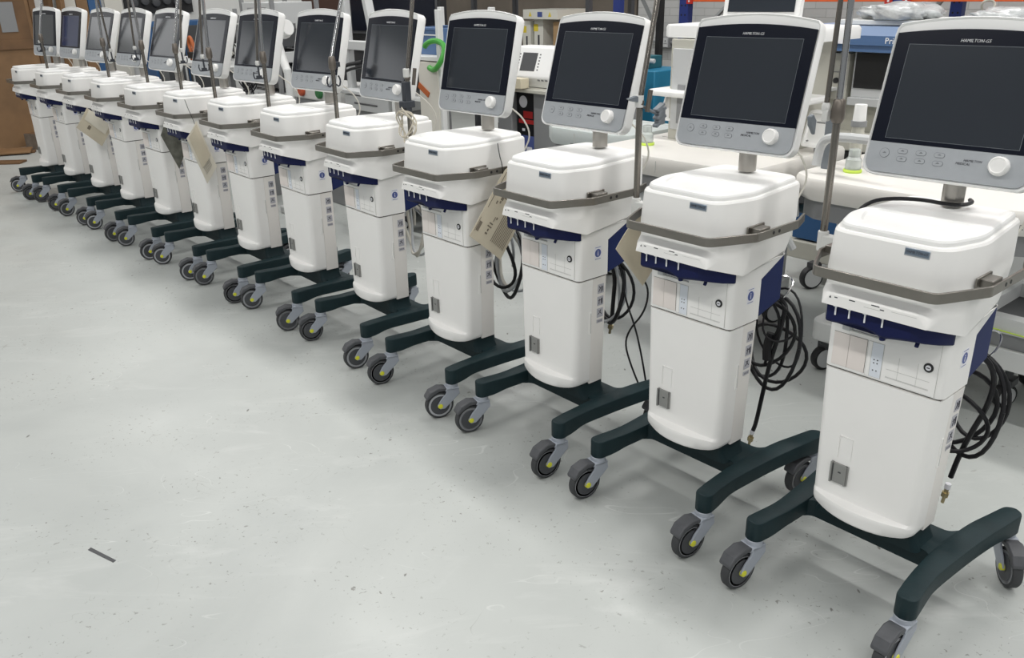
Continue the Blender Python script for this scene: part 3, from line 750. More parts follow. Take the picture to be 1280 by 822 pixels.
mk = N.new('ShaderNodeTexNoise'); mk.inputs['Scale'].default_value = 3.2; mk.inputs['Detail'].default_value = 1; mk.inputs['Distortion'].default_value = 2.2; L.new(tc.outputs['Object'], mk.inputs['Vector'])
ab = N.new('ShaderNodeMath'); ab.operation = 'SUBTRACT'; L.new(mk.outputs['Fac'], ab.inputs[0]); ab.inputs[1].default_value = .5
ab2 = N.new('ShaderNodeMath'); ab2.operation = 'ABSOLUTE'; L.new(ab.outputs[0], ab2.inputs[0])
col = mix(mul(mul(ramp(ab2.outputs[0], .0008, .0022, 1, 0), ramp(noise(5, 2), .56, .62)), .40), col, (.25, .24, .22))                     # thin scuff arcs
mk2 = N.new('ShaderNodeTexNoise'); mk2.inputs['Scale'].default_value = 1.7; mk2.inputs['Detail'].default_value = 1; mk2.inputs['Distortion'].default_value = 1.2; L.new(mp.outputs[0], mk2.inputs['Vector'])
ac = N.new('ShaderNodeMath'); ac.operation = 'SUBTRACT'; L.new(mk2.outputs['Fac'], ac.inputs[0]); ac.inputs[1].default_value = .47
ac2 = N.new('ShaderNodeMath'); ac2.operation = 'ABSOLUTE'; L.new(ac.outputs[0], ac2.inputs[0])
col = mix(mul(mul(ramp(ac2.outputs[0], .001, .003, 1, 0), ramp(noise(2.4, 2), .5, .58)), .35), col, (.72, .73, .71))                    # pale scratches
L.new(col, bs.inputs['Base Color'])
L.new(ramp(noise(2.5, 5, .6), .3, .7, .30, .48), bs.inputs['Roughness'])
bp = N.new('ShaderNodeBump'); bp.inputs['Strength'].default_value = .12; bp.inputs['Distance'].default_value = .006; L.new(noise(7, 8, .7), bp.inputs['Height']); L.new(bp.outputs[0], bs.inputs['Normal'])
MATS['floor'] = fm
f = MB(); f.use('floor'); f.prism([tuple(rw(*q)[:2]) for q in ((-10.4, -9), (5, -9), (5, 5.7), (-10.4, 5.7))], -.05, 0); tag(f.build('floor'), kind='structure')

# brick materials
def brick(name, c1, c2, mortar, scale=1.0):
    m = bpy.data.materials.new(name); m.use_nodes = True; nt = m.node_tree; N, L = nt.nodes, nt.links; b = N['Principled BSDF']; b.inputs['Roughness'].default_value = .6
    tc = N.new('ShaderNodeTexCoord'); mp = N.new('ShaderNodeMapping'); mp.inputs['Rotation'].default_value = (PI/2, 0, 0); L.new(tc.outputs['Object'], mp.inputs['Vector'])
    br = N.new('ShaderNodeTexBrick'); br.inputs['Scale'].default_value = scale; br.inputs['Brick Width'].default_value = .225; br.inputs['Row Height'].default_value = .075; br.inputs['Mortar Size'].default_value = .004; br.inputs['Mortar Smooth'].default_value = .3
    br.inputs['Color1'].default_value = (*c1, 1); br.inputs['Color2'].default_value = (*c2, 1); br.inputs['Mortar'].default_value = (*mortar, 1)
    L.new(mp.outputs[0], br.inputs['Vector']); L.new(br.outputs['Color'], b.inputs['Base Color'])
    bp = N.new('ShaderNodeBump'); bp.inputs['Strength'].default_value = .5; bp.inputs['Distance'].default_value = .004; bp.invert = True; L.new(br.outputs['Fac'], bp.inputs['Height']); L.new(bp.outputs[0], b.inputs['Normal'])
    MATS[name] = m
brick('brick_white', (.47, .47, .46), (.42, .42, .41), (.34, .34, .33))
mat('dim_wall', (.105, .088, .07), .8, noise=(2, .25)); mat('plaster', (.66, .66, .64), .7, noise=(2, .05)); mat('added_glow', (.8, .8, .8), .4, emit=((.97, .98, 1), 1.1))  # last one is emissive, added to brighten the screen reflections
w = MB(); w.use('brick_white').box((0, 0, 1.9), (11.0, .15, 3.8)); o = rplace(w.build('wall_back'), -.2, 5.6); tag(o, kind='structure')
w = MB(); w.use('dim_wall').box((0, 0, 1.9), (4.55, .15, 3.8)); o = rplace(w.build('wall_rear'), -8.0, 5.6); tag(o, kind='structure')
w = MB(); w.use('plaster')
for a, b in (((-7.3, -.075, 0), (7.3, .075, 2.3)), ((-7.3, -.075, 3.4), (7.3, .075, 3.8)), ((-7.3, -.075, 2.3), (-4.7, .075, 3.4)), ((.1, -.075, 2.3), (7.3, .075, 3.4))): w.span(a, b)  # wall pieces leave a gap for the added glowing panel
o = rplace(w.build('wall_left'), -10.35, -1.75, PI/2); tag(o, kind='structure')
gpan = thing('added_glow_panel', rw(-10.35, -1.75), RA+PI/2, None, None); tag(gpan, kind='structure')  # unseen glowing panel, added so the far screens reflect grey
o = MB(); o.use('frame_white').span((-4.7, -.05, 2.3), (.1, .05, 2.36)).span((-4.7, -.05, 3.34), (.1, .05, 3.4))
for k in range(5): o.box((-4.66+4.72*k/4, 0, 2.85), (.08, .10, 1.0))
o.build('glow_panel_frame', parent=gpan)
o = MB(); o.use('added_glow').span((-4.7, -.01, 2.33), (.1, .01, 3.37)); o.build('glow_panel_sheet', parent=gpan)  # emissive sheet of the added panel

# plywood boards along the end wall
def board(name, t0, t1, z0, z1, m, label, dx=0, th=.02, extra=None, cat='board'):
    o = MB(); o.use(m).span((-.0, t0, z0), (th, t1, z1)); ob = rplace(o.build(name, bevel=.002), -10.265+dx, 0); tag(ob, label, cat); return ob
b0 = board('plywood_board', -1.6, .60, 0, 2.3, 'ply', 'large brown plywood sheet at the far left behind the last ventilator')
p_ = MB(); p_.use('ply_dark').span((.02, -1.6, 1.06), (.045, .60, 1.16)).span((.02, .20, 1.16), (.035, .52, 1.75)).span((.02, .56, 0), (.05, .62, 2.3)); p_.build('batten', parent=b0)
p_ = MB(); p_.use('mid_grey').span((.036, .24, 1.24), (.042, .40, 1.55)); p_.build('pinned_sheet', parent=b0)
o = MB(); o.use('ply_dark').bar((.09, .62, 0), (.03, .80, 2.3), .10, .05); tag(rplace(o.build('timber_plank', bevel=.002), -10.2, 0), 'brown timber plank leaning beside the plywood sheet', 'plank')
o = MB(); o.use('ply').bar((.09, .74, 0), (.03, .90, 2.3), .08, .05); tag(rplace(o.build('timber_plank', bevel=.002), -10.12, 0), 'lighter brown timber plank leaning in front of the darker one', 'plank')
board('panel_board', .84, 1.04, 0, 2.1, 'cream_board', 'tall cream board standing behind the two leftmost screens', .04)
board('timber_board', 1.05, 1.17, 0, 2.2, 'ply', 'narrow tan board between the cream board and the blue sheet', .03)
board('blue_sheet', 1.18, 1.32, 0, 2.2, 'blue_board', 'narrow blue sheet standing right of the tan board', .03)
board('panel_board', 1.36, 1.56, 0, 2.3, 'cream_board', 'cream board standing right of the blue sheet', .03)
tb = rthing('tool_board', -10.2, 1.95, 'black wall board hung with spools above the third and fourth screens from the left', 'tool board')
o = MB(); o.use('black').span((-.07, -.36, 1.38), (-.03, .45, 2.2)); o.build('backing', parent=tb)
for k in range(6):
    o = MB(); o.use('dark_grey').lathe([(.02, 0), (.045, .004), (.045, .016), (.02, .02), (.02, .03), (.045, .034), (.045, .046), (.02, .05)], (1, 0, 0), (-.03, -.26+.13*k, 1.50+.02*(k % 2)), 16); o.build('wire_spool', parent=tb)
# floor scraps at far left
o = MB(); o.use('brown_block').box((0, 0, .085), (.28, .16, .17)).use('ply_dark').box((0, 0, .171), (.26, .14, .004)); tag(rplace(o.build('wooden_block', bevel=.004), -9.98, .32, .5), 'dark brown wooden block on the floor at the far left wall', 'block')
o = MB(); o.use('ply').box((0, 0, .035), (.34, .20, .018), rx=.10).use('ply_dark').box((.05, .04, .012), (.3, .10, .024)); tag(rplace(o.build('board_offcut', bevel=.002), -9.80, .0, 1.2), 'tan board offcut lying on the floor at the left picture edge', 'offcut')
o = MB(); o.use('ply_dark').box((0, 0, .010), (.3, .16, .020)); tag(rplace(o.build('board_offcut', bevel=.002), -9.25, -.18, .9), 'dark flat offcut on the floor in front of the tan one', 'offcut')

# wall socket and conduit
sk = rthing('wall_socket', -5.29, 5.49, 'grey double wall socket on the white brick wall', 'socket')
o = MB(); o.use('mid_grey').box((0, 0, 1.01), (.17, .06, .11)); o.build('back_box', parent=sk, bevel=.004)
o = MB(); o.use('light_grey').box((0, -.035, 1.01), (.155, .012, .095)).use('black')
for x in (-.045, .045):
    o.box((x, -.043, 1.025), (.006, .004, .012)).box((x-.012, -.043, 1.0), (.010, .004, .005)).box((x+.012, -.043, 1.0), (.010, .004, .005))
o.build('socket_plate', parent=sk)
o = MB(); o.use('mid_grey').cyl((-.62, 0, 1.025), (-.087, 0, 1.015), .014, n=10).cyl((.087, 0, 1.01), (4.2, 0, .99), .014, n=10); tag(rplace(o.build('wall_conduit'), -5.29, 5.49), 'grey cable conduit running along the white brick wall', 'conduit')

# pallet racking
rk = rthing('pallet_rack', -2.0, 4.3, 'pallet rack with blue posts and orange beams along the top right', 'rack')
for x, y in ((-1.74, -.45), (-1.74, .45), (.02, -.45), (.02, .45), (2.6, -.45), (2.6, .45)):
    o = MB(); o.use('rack_blue').box((x, y, 1.5), (.085, .065, 3.0)).use('black')
    for k in range(40): o.cyl((x-.018, y-.033, .06+.072*k), (x-.018, y-.0338, .06+.072*k), .008, n=8).cyl((x+.018, y-.033, .06+.072*k), (x+.018, y-.0338, .06+.072*k), .008, n=8)
    o.box((x, y, .004), (.13, .11, .008)); o.build('upright', parent=rk)
for x0, x1 in ((-1.70, -.03), (.06, 2.56)):
    for y in (-.45, .45):
        for z in (1.515, 2.6):
            o = MB(); o.use('rack_orange').box(((x0+x1)/2, y, z), (x1-x0, .05, .12)); o.build('beam', parent=rk, bevel=.003)
    o = MB(); o.use('mid_grey')
    for k in range(10): o.box((x0+(x1-x0)*(k+.5)/10, 0, 1.582), ((x1-x0)/10*.8, .95, .012))
    o.build('shelf_deck', parent=rk)
for x, d in ((-1.68, 1), (-.04, -1), (.08, 1), (2.54, -1)):
    o = MB(); o.use('rack_red').box((x, -.485, 1.505), (.05, .02, .13)).use('white_print')
    for z in (1.46, 1.52): o.cyl((x, -.495, z), (x, -.497, z), .008, n=8)
    o.build('beam_connector', parent=rk)
for x in (-1.74, .02, 2.6):
    o = MB(); o.use('rack_grey')
    for k in range(3): o.bar((x, -.42, .3+.8*k), (x, .42, .8+.8*k), .03, .02)
    o.build('brace', parent=rk)
rk2 = rthing('pallet_rack', -5.15, 4.9, 'blue and grey rack end frame behind the third monitor from the right', 'rack')
for x, y, m in ((0, -.3, 'rack_blue'), (.36, -.1, 'black')):
    o = MB(); o.use(m).box((x, y, 1.5), (.09 if m != 'black' else .05, .06, 3.0)); o.build('upright', parent=rk2)
o = MB(); o.use('rack_grey').bar((0, -.3, 1.9), (.32, -.12, 1.2), .04, .03).bar((0, -.3, 1.0), (.32, -.12, .4), .04, .03); o.build('brace', parent=rk2)
o = MB(); o.use('cream_metal').tube(loop_pts(0, 0, 1.42, .035, .045), .007, 8); tag(rplace(o.build('hanging_strap'), -1.40, 3.79), 'pale looped strap hanging under the orange beam', 'strap')

# anaesthesia workstations ------------------------------------------------
def swivel(m, x, y, r=.06, w=.035):
    m.use('black').lathe([(r-.012, -w/2), (r-.003, -w/2), (r, -w/3), (r, w/3), (r-.003, w/2), (r-.012, w/2)], (1, -.5, 0), (x, y, r), 24)
    m.use('light_grey').lathe([(.01, -w/2-.004), (r-.013, -w/2-.003), (r-.013, w/2+.003), (.01, w/2+.004)], (1, -.5, 0), (x, y, r), 24)
    m.use('dark_grey').box((x, y+.02, 2*r+.005), (.05, .07, .03))
def workstation(s, t, label, deck='deck_white', word=None, tower=True, base='frame_white', rz=0, W=.86, D=.80, grp='anaesthesia workstations behind the row', zt=.90, nojar=False, foot=(-.16, .20, .20), rail=True):
    r = rthing('anaesthesia_workstation', s, t, label, 'workstation', grp, rz)
    h = W/2; x0, x1, y0 = foot; y1 = D-.02
    b = MB(); b.use(base).prism(rpoly([(x0-.03, y0), (x1+.03, y0), (x1+.03, y1), (x0-.03, y1)], .05, 5), .15, .24).use('dark_grey').prism(rpoly([(x0, y0+.03), (x1, y0+.03), (x1, y1-.03), (x0, y1-.03)], .03, 4), .12, .15)
    b.build('base', parent=r, bevel=.006)
    for x, y in ((x0+.02, y0+.06), (x1-.02, y0+.06), (x0+.02, y1-.07), (x1-.02, y1-.07)):
        c = MB(); swivel(c, x, y, .055); c.build('caster', parent=r)
    b = MB(); b.use('light_grey').span((x0, y0+.06, .24), (x1, y1-.02, .80)); b.build('cabinet', parent=r, bevel=.01)
    xm = (x0+x1)/2; wd = x1-x0
    for k in range(3):
        d = MB(); d.use('frame_white').box((xm, y0+.055, .34+.165*k), (wd-.03, .03, .150)).use('mid_grey').box((xm, y0+.035, .385+.165*k), (wd*.55, .014, .016)); d.build('drawer', parent=r, bevel=.005)
    dp = rpoly([(-h, .07), (-h+.10, .0), (h-.10, .0), (h, .07), (h, D), (-h, D)], .06, 6)
    dm = MB(); dm.use(deck).loft([[(x*.97, (y-D/2)*.97+D/2, zt-.085) for x, y in dp], [(x, y, zt-.065) for x, y in dp], [(x, y, zt-.012) for x, y in dp], [(x*.985, (y-D/2)*.985+D/2, zt) for x, y in dp]])
    dm.use('mid_grey').prism([(x*.93, (y-D/2)*.93+D/2) for x, y in dp], zt-.16, zt-.085)
    dm.use('faint_line').box((-.03, -.0005, zt-.04), (.003, .004, .05)).box((.02, .45, zt+.0005), (W*.9, .003, .002))
    dm.build('worktop', parent=r, ang=50)
    if word: text('maker_word', word, .050, 'dark_print', r, (-.04, -.012, zt-.115) if not isinstance(word, tuple) else 0, (PI/2, 0, 0), 0, .0005)
    jr = MB() if not nojar else None
    if jr: jr.use('lime').lathe([(.034, 0), (.036, .006), (.034, .012)], (0, 0, 1), (-h+.16, .22, zt), 18).use('glass_jar').lathe([(.030, .012), (.030, .05), (.022, .06), (.022, .085), (.02, .09)], (0, 0, 1), (-h+.16, .22, zt), 18); jr.build('vaporizer_jar', parent=r)
    if rail: rl = MB(); rl.use('teal_rail').tube([(.10, .96, .63), (.36, .90, .62), (.47, .80, .62), (.42, .66, .62), (.16, .60, .63)], .022, 8, 2); rl.build('hand_rail', parent=r)
    if tower:
        m = MB(); m.use('cream_metal').span((-h+.12, .42, zt), (h-.12, D-.02, 1.36)); m.use('light_grey').span((-h+.14, .405, zt+.05), (h-.14, .42, 1.32)).use('mid_grey').span((-h+.18, .400, zt+.08), (-.02, .406, zt+.26)).span((.03, .400, zt+.08), (h-.18, .406, zt+.36)).use('black').cyl((-.12, .40, 1.20), (-.12, .385, 1.20), .018).cyl((.10, .40, 1.20), (.10, .385, 1.20), .018); m.build('tower', parent=r, bevel=.006)
        sh = MB(); sp_ = rpoly([(-h, .52), (-h+.08, .44), (h, .44), (h, D), (-h, D)], .04, 5); sh.use('lid_plastic').loft([[(x, y, 1.365) for x, y in sp_], [(x, y, 1.405) for x, y in sp_], [(x*.98, (y-.5)*.98+.5, 1.418) for x, y in sp_]]); sh.build('top_shelf', parent=r)
        sh = MB(); sh.use('lid_plastic').box((.0, .50, zt+.22), (W*.9, .30, .03)); sh.build('mid_shelf', parent=r, bevel=.01)
    for x, y_, z_ in (((-.30, .44, 1.06), (.40, .56, 1.0)) if not nojar else ()):
        br = MB(); P0 = rpoly([(-.062, -.075), (.062, -.075), (.062, .075), (-.062, .075)], .016, 4)
        q = lambda k, y: [(x + a*k, y_ + y + bb*k*.35, z_+bb*k*1.0) for a, bb in P0]
        br.use('lid_plastic').loft([q(1, .03), q(1, 0), q(.86, -.002), q(.80, .012)]); br.use('mid_grey').span((x-.02, y_+.02, zt), (x+.02, y_+.06, z_+.03)); [br.cyl((x+dx, y_+dz*.35+.004, z_+dz), (x+dx, y_+dz*.35-.004, z_+dz), .004, n=8) for dx in (-.035, .035) for dz in (-.05, .04)]
        br.build('module_holder', parent=r)
    return r
wa = workstation(-1.49, .86, 'white anaesthesia workstation behind the second ventilator from the right, its worktop showing at both sides')
wb = workstation(-.46, .93, 'white anaesthesia workstation behind the nearest ventilator, lettered on its front edge', tower=False, W=.94, foot=(-.40, .06, .25))
b = MB(); b.use('frame_white').prism(rpoly([(.12, .34), (.75, .34), (.75, .86), (.12, .86)], .05, 5), .22, .30).use('mid_grey').prism(rpoly([(.13, .355), (.74, .355), (.74, .85), (.13, .85)], .05, 5), .30, .36)
for a_, b_ in (((.12, .34, .36), (.75, .40, .42)), ((.12, .80, .36), (.75, .86, .42)), ((.12, .40, .36), (.19, .80, .42)), ((.68, .40, .36), (.75, .80, .42))): b.use('frame_white').span(a_, b_)
b.use('dark_grey').span((.19, .40, .361), (.68, .80, .364)).use('lime').tube([(.20, .335, .375), (.40, .335, .368), (.60, .335, .368)], .003, 6)
b.build('foot_tray', parent=wb, bevel=.006)
for x, y in ((.30, .50), (.62, .50), (.30, .78)):
    c = MB(); swivel(c, x, y, .05); c.use('dark_grey').cyl((x, y+.01, .09), (x, y+.01, .22), .016); c.build('caster', parent=wb)
text('worktop_lettering', 'Perseus', .038, 'dark_print', wb, (.365, -.001, .855), (PI/2, 0, 0), 0, 0, align='LEFT')
ar = MB(); ar.use('light_grey').tube([(-.40, .10, .93), (-.40, .12, 1.02), (-.34, .10, 1.05), (-.15, .06, 1.06)], .018, 10, 2).tube([(-.46, .02, .72), (-.47, .0, .88), (-.43, .0, .89), (-.42, .02, .74)], .016, 8, 1).use('clamp_grey').box((-.42, .22, 1.0), (.03, .04, .20)); ar.build('breathing_arm', parent=wb)
cn = MB(); cn.use('cream_metal').lathe([(.024, 0), (.024, .16)], (0, 0, 1), (-.36, .32, .90), 18).use('mid_grey').lathe([(.030, .16), (.030, .182)], (0, 0, 1), (-.36, .32, .90), 18).use('lid_plastic').lathe([(.025, .182), (.023, .245)], (0, 0, 1), (-.36, .32, .90), 18); cn.build('absorber_canister', parent=wb)
ar = MB(); ar.use('clamp_white').tube([(.40, .12, 1.0), (.405, .08, .93), (.39, .05, .88), (.43, .02, .85)], .008, 8, 2); ar.build('sensor_lead', parent=wa)
hk = MB(); hk.use('light_grey').tube([(.47, -.02, .72), (.47, -.02, .84), (.50, -.02, .84), (.50, -.02, .70)], .018, 8, 2).tube([(.48, -.0, .70), (.60, .02, .70), (.64, .05, .62)], .015, 8, 2); hk.build('hose_hook', parent=wa)
# screen standing on the workstation's shelf
sc1 = rthing('flat_monitor', -1.42, 1.42, 'dark flat monitor in a white frame, top edge out of frame, above the second ventilator', 'monitor', rz=.15)
o = MB(); o.use('lid_plastic').box((.0, .02, 1.60), (.36, .035, .30), rx=-.15).box((0, .05, 1.45), (.08, .05, .07)).box((0, .05, 1.428), (.20, .14, .012)); o.build('shell', parent=sc1, bevel=.008)
o = MB(); o.use('screen').box((.0, -.001, 1.60), (.31, .004, .25), rx=-.15); o.build('screen', parent=sc1)
wc = workstation(-2.28, 1.15, 'grey-green workstation deck seen behind the third monitor from the right', deck='deck_green', tower=False, W=.60, D=.50, zt=.90, nojar=True, foot=(-.28, -.10, .12), rail=False)
o = MB(); o.use('dark_grey').box((.02, .003, .838), (.16, .004, .018)); o.build('vent_slot', parent=wc)

# blue-headed anaesthesia machine behind
pm = rthing('anaesthesia_machine', -1.05, 2.14, 'cream anaesthesia machine with a blue header and black screen, behind the nearest pole arm', 'anaesthesia machine')
o = MB(); o.use('cream_metal').span((-.62, .06, .14), (.50, .75, .24)).use('cream_metal').span((-.61, .16, .24), (.46, .72, 1.27)).span((-.61, .02, .78), (.47, .2, .86)); o.use('dark_grey').span((-.36, .15, .30), (.36, .16, .72)).use('blue_board').span((-.58, .08, .25), (.30, .155, .40)).use('knob_red').span((-.40, .07, .44), (-.35, .155, .46)).use('dark_grey').span((-.58, .10, .42), (.3, .158, .76)); o.build('body', parent=pm, bevel=.01)
for x, y in ((-.40, .02), (.40, .02), (-.50, .68), (.40, .68)):
    c = MB(); swivel(c, x, y, .065, .04); c.build('caster', parent=pm)
o = MB(); o.use('pri_blue').span((-.62, -.01, 1.300), (.50, .62, 1.345)).use('pri_blue_light').prism([(-.01, 1.345), (.03, 1.385), (.62, 1.385), (.62, 1.345)], -.62, .50, 'X').use('pri_blue').span((-.62, .0, 1.268), (.50, .5, 1.300)); o.build('header', parent=pm)
text('header_lettering', 'Dräger', .040, 'white_print', pm, (-.475, -.012, 1.323), (PI/2, 0, 0), 0, 0, align='CENTER')
text('header_lettering', 'Primus', .040, 'white_print', pm, (-.145, -.012, 1.323), (PI/2, 0, 0), 0, 0, align='LEFT')
o = MB(); o.use('label_white').span((-.395, -.013, 1.304), (-.355, -.0105, 1.342)); o.build('small_label', parent=pm)
o = MB(); o.use('light_grey').span((-.345, .10, 1.04), (.22, .16, 1.268)).use('black').span((-.335, .094, 1.085), (.20, .101, 1.258)).use('light_grey').span((-.345, .07, 1.0), (.22, .12, 1.04)); o.build('display', parent=pm, bevel=.003)
o = MB(); o.use('cream_metal').span((-.60, .10, 1.02), (-.37, .16, 1.25)).use('black').cyl((-.53, .10, 1.115), (-.53, .085, 1.115), .014).cyl((-.43, .10, 1.115), (-.43, .085, 1.115), .014).use('frame_white').span((-.60, .0, 1.065), (-.42, .12, 1.080)).use('mid_grey').span((-.59, .095, 1.155), (-.38, .10, 1.160)); o.build('flow_panel', parent=pm, bevel=.002)
o = MB(); o.use('frame_white').span((-.46, .10, 1.388), (.05, .55, 1.412)); tr = o.build('tray', bevel=.004); tag(rplace(tr, -1.05, 2.14), 'shallow white tray on top of the blue-headed machine', 'tray')
def bag(s, t, z, dx, dy, dz, label, seed):
    rnd = random.Random(seed); bm = bmesh.new(); bmesh.ops.create_icosphere(bm, subdivisions=4, radius=1)
    for v in bm.verts:
        a = v.co.copy(); k = 1 + .10*math.sin(5*a.x+seed) + .08*math.sin(9*a.y+7*a.x+seed*2) + .05*math.sin(17*a.x+11*a.y+9*a.z)
        v.co = Vector((math.copysign(abs(a.x)**.7, a.x)*dx, math.copysign(abs(a.y)**.7, a.y)*dy, a.z*dz))*k
    lo = min(v.co.z for v in bm.verts)
    for v in bm.verts: v.co.z = max(v.co.z, -dz*.55)+dz*.55
    m = MB(); m.bm.free(); m.bm = bm; m.use('plastic_bag')
    rnd2 = random.Random(seed)
    ob = m.build('plastic_bag', ang=180); rplace(ob, s, t, z=z); return tag(ob, label, 'bag', 'clear plastic bags lying on the machines at the top right')
bag(-1.25, 2.38, 1.414, .20, .17, .048, 'crumpled clear plastic bag on the white tray, leftmost of the bags', 1)
bag(-.75, 2.42, 1.388, .20, .17, .050, 'crumpled clear plastic bag in the middle, above the nearest monitor', 2)
bag(-.26, 2.50, 1.388, .20, .18, .055, 'crumpled clear plastic bag at the top right picture edge', 3)
for k, (x, m, z) in enumerate(((-1.16, 'red', 1.49), (-.55, 'teal_dark', 1.46), (-.17, 'red', 1.47))): pass
pm2 = rthing('equipment_cabinet', -.22, 2.14, 'cream equipment cabinet right of the blue-headed machine, hidden behind the nearest monitor', 'cabinet')
o = MB(); o.use('cream_metal').span((-.30, .06, .0), (.40, .72, 1.386)); o.build('body', parent=pm2, bevel=.01)
o = MB(); o.use('frame_white').span((-.27, .045, .1), (.37, .06, 1.30)).use('mid_grey').span((-.24, .03, .66), (-.22, .046, .82)); o.build('door', parent=pm2, bevel=.003)

# teal cabinet with pump
tcb = rthing('teal_cabinet', -3.80, 3.3, 'teal blue box-shaped cabinet in front of the white brick wall', 'cabinet')
o = MB(); o.use('teal').span((-.22, 0, .05), (.22, .4, .965)); o.build('body', parent=tcb, bevel=.008)
o = MB(); o.use('teal_dark').span((-.16, .1, .965), (.04, .3, 1.06)).cyl((-.1, .1, 1.03), (.08, .1, 1.03), .03).use('light_grey').cyl((.08, .1, 1.03), (.13, .1, 1.03), .018); o.build('valve_block', parent=tcb, bevel=.004)
o = MB(); o.use('frame_white').span((-.2, -.01, .1), (.2, 0, .12)); o.build('base_strip', parent=tcb)
# small things on the rack post
o = MB(); o.use('cream_metal').box((0, 0, .995), (.12, .06, .055)).use('black').cyl((-.06, 0, .99), (-.10, 0, .99), .02).use('cream_metal').cyl((0, 0, 0), (0, 0, .97), .02); tag(rplace(o.build('pipe_fitting'), -3.30, 3.4), 'cream pipe fitting with a black knob left of the second monitor', 'fitting')

# white monitor with key pad on its grey cart (behind the third monitor)
kc = rthing('equipment_cart', -3.75, 2.1, 'grey equipment cart between the fourth and third monitors from the right', 'cart')
o = MB(); o.use('mid_grey').span((-.36, .05, .12), (-.205, .5, .90)).span((.03, .05, .12), (.30, .5, .90)).span((-.36, .05, .08), (.30, .5, .12)); o.build('body', parent=kc, bevel=.008)
for x, y in ((-.3, .1), (.24, .1), (-.3, .45), (.24, .45)):
    c = MB(); swivel(c, x, y, .04, .025); c.build('caster', parent=kc)
o = MB(); o.use('cream_metal').span((-.38, 0, .90), (.32, .52, .925)); o.build('top_shelf', parent=kc, bevel=.004)
km = rthing('patient_monitor', -3.75, 2.2, 'small white patient monitor with a key pad right of the fourth ventilator screen', 'monitor', rz=.1)
o = MB(); o.use('lid_plastic').prism([(0, .926), (-.04, 1.0), (.04, 1.20), (.22, 1.20), (.24, .926)], -.24, .24, 'X'); o.build('shell', parent=km, bevel=.01)
o = MB(); o.use('dark_grey'); a_ = -.38
o.box((-.06, .002, 1.10), (.14, .006, .13), rx=a_).use('dark_print')
for k in range(6):
    o.box((-.155, .002-.0+(k-2.5)*.008, 1.10+(k-2.5)*.02), (.012, .006, .008), rx=a_); o.box((.035, .002+(k-2.5)*.008, 1.10+(k-2.5)*.02), (.012, .006, .008), rx=a_)
o.build('display', parent=km)
o = MB(); o.use('mid_grey')
for i in range(3):
    for j in range(4): o.box((.06+.035*j, -.030+.008*i, .985+.022*i), (.020, .01, .012), rx=.5)
o.build('key_pad', parent=km)
o = MB(); o.use('beige').prism([(-.10, .93), (-.10, 1.0), (-.02, 1.0), (-.02, .93)], -.30, -.02, 'X').loft([[( -.20+.05*math.cos(a), -.10+.045*math.sin(a), .93) for a in [2*PI*k/14 for k in range(14)]], [(-.20+.042*math.cos(a), -.10+.04*math.sin(a), .80) for a in [2*PI*k/14 for k in range(14)]]]); tag(rplace(o.build('beige_holder', bevel=.004), -3.72, 2.15), 'beige cup-shaped holder under the small white monitor', 'holder')
ks = rthing('syringe_pump', -3.70, 2.75, 'white upright medical pump with a grey window beside the cardboard box', 'pump')
o = MB(); o.use('lid_plastic').span((-.12, 0, .84), (.14, .2, 1.27)).use('dark_grey').span((.02, -.006, 1.05), (.12, 0, 1.22)).use('mid_grey').span((-.10, -.008, .88), (.10, 0, .93)).span((-.09, -.006, 1.0), (-.03, 0, 1.04)).use('label_blue').span((-.09, -.006, 1.14), (-.05, 0, 1.18)).use('navy_plastic').span((-.16, .02, .84), (-.12, .12, 1.05)); o.build('body', parent=ks, bevel=.006)
o = MB(); o.use('mid_grey').span((-.2, -.05, 0), (.22, .3, .84)); o.build('stand', parent=ks, bevel=.006)
# shelf of boxes
sb = rthing('steel_shelf', -4.85, 3.15, 'dark steel shelf holding the cartons behind the monitors', 'shelf')
for x in (-.75, .70):
    for y in (0, .5):
        o = MB(); o.use('dark_grey').box((x, y, .9), (.04, .04, 1.8)); o.build('post', parent=sb)
for z in (.35, 1.0, 1.78):
    o = MB(); o.use('dark_grey').box((-.02, .25, z), (1.5, .54, .03)); o.build('shelf_board', parent=sb)
def carton(s, t, z, d, m, label, extra=None, rz=0, name='carton'):
    o = MB(); o.use(m).box((0, 0, d[2]/2), d)
    if extra: extra(o, d)
    return tag(rplace(o.build(name, bevel=.003), s, t, rz, z), label, 'box', 'cartons on the dark steel shelf')
def tape(o, d): o.use('beige').box((0, 0, d[2]+.0005), (.05, d[1], .001)).box((0, -d[1]/2-.0005, d[2]*.7), (.05, .001, d[2]*.6)).use('print_brown').box((.05, -d[1]/2-.001, d[2]*.82), (.10, .001, .03))
def yl(o, d): o.use('yellow').box((-d[0]*.3, -d[1]/2-.0005, d[2]*.78), (d[0]*.5, .001, d[2]*.18)).box((-d[0]*.2, -d[1]/2-.0005, d[2]*.12), (d[0]*.3, .001, d[2]*.08)).use('dark_print').box((0, -d[1]/2-.0005, d[2]*.45), (d[0]*.2, .001, d[2]*.3))
carton(-4.42, 3.36, 1.016, (.34, .36, .30), 'cardboard', 'brown cardboard box on the dark shelf, taped and printed', tape)
carton(-4.78, 3.34, 1.016, (.11, .30, .32), 'carton_white', 'upright white and yellow carton left of the cardboard box', yl)
carton(-4.92, 3.33, 1.016, (.10, .30, .30), 'carton_white', 'upright white and yellow carton, further left on the dark shelf', yl)
def yl2(o, d): o.use('yellow').prism([(-.14, .02), (-.10, .02), (-.12, .06)], -d[1]/2-.001, -d[1]/2, 'Y').prism([(.10, .02), (.14, .02), (.12, .06)], -d[1]/2-.001, -d[1]/2, 'Y').use('label_blue').box((0, -d[1]/2-.0005, d[2]*.5), (.06, .001, .04))
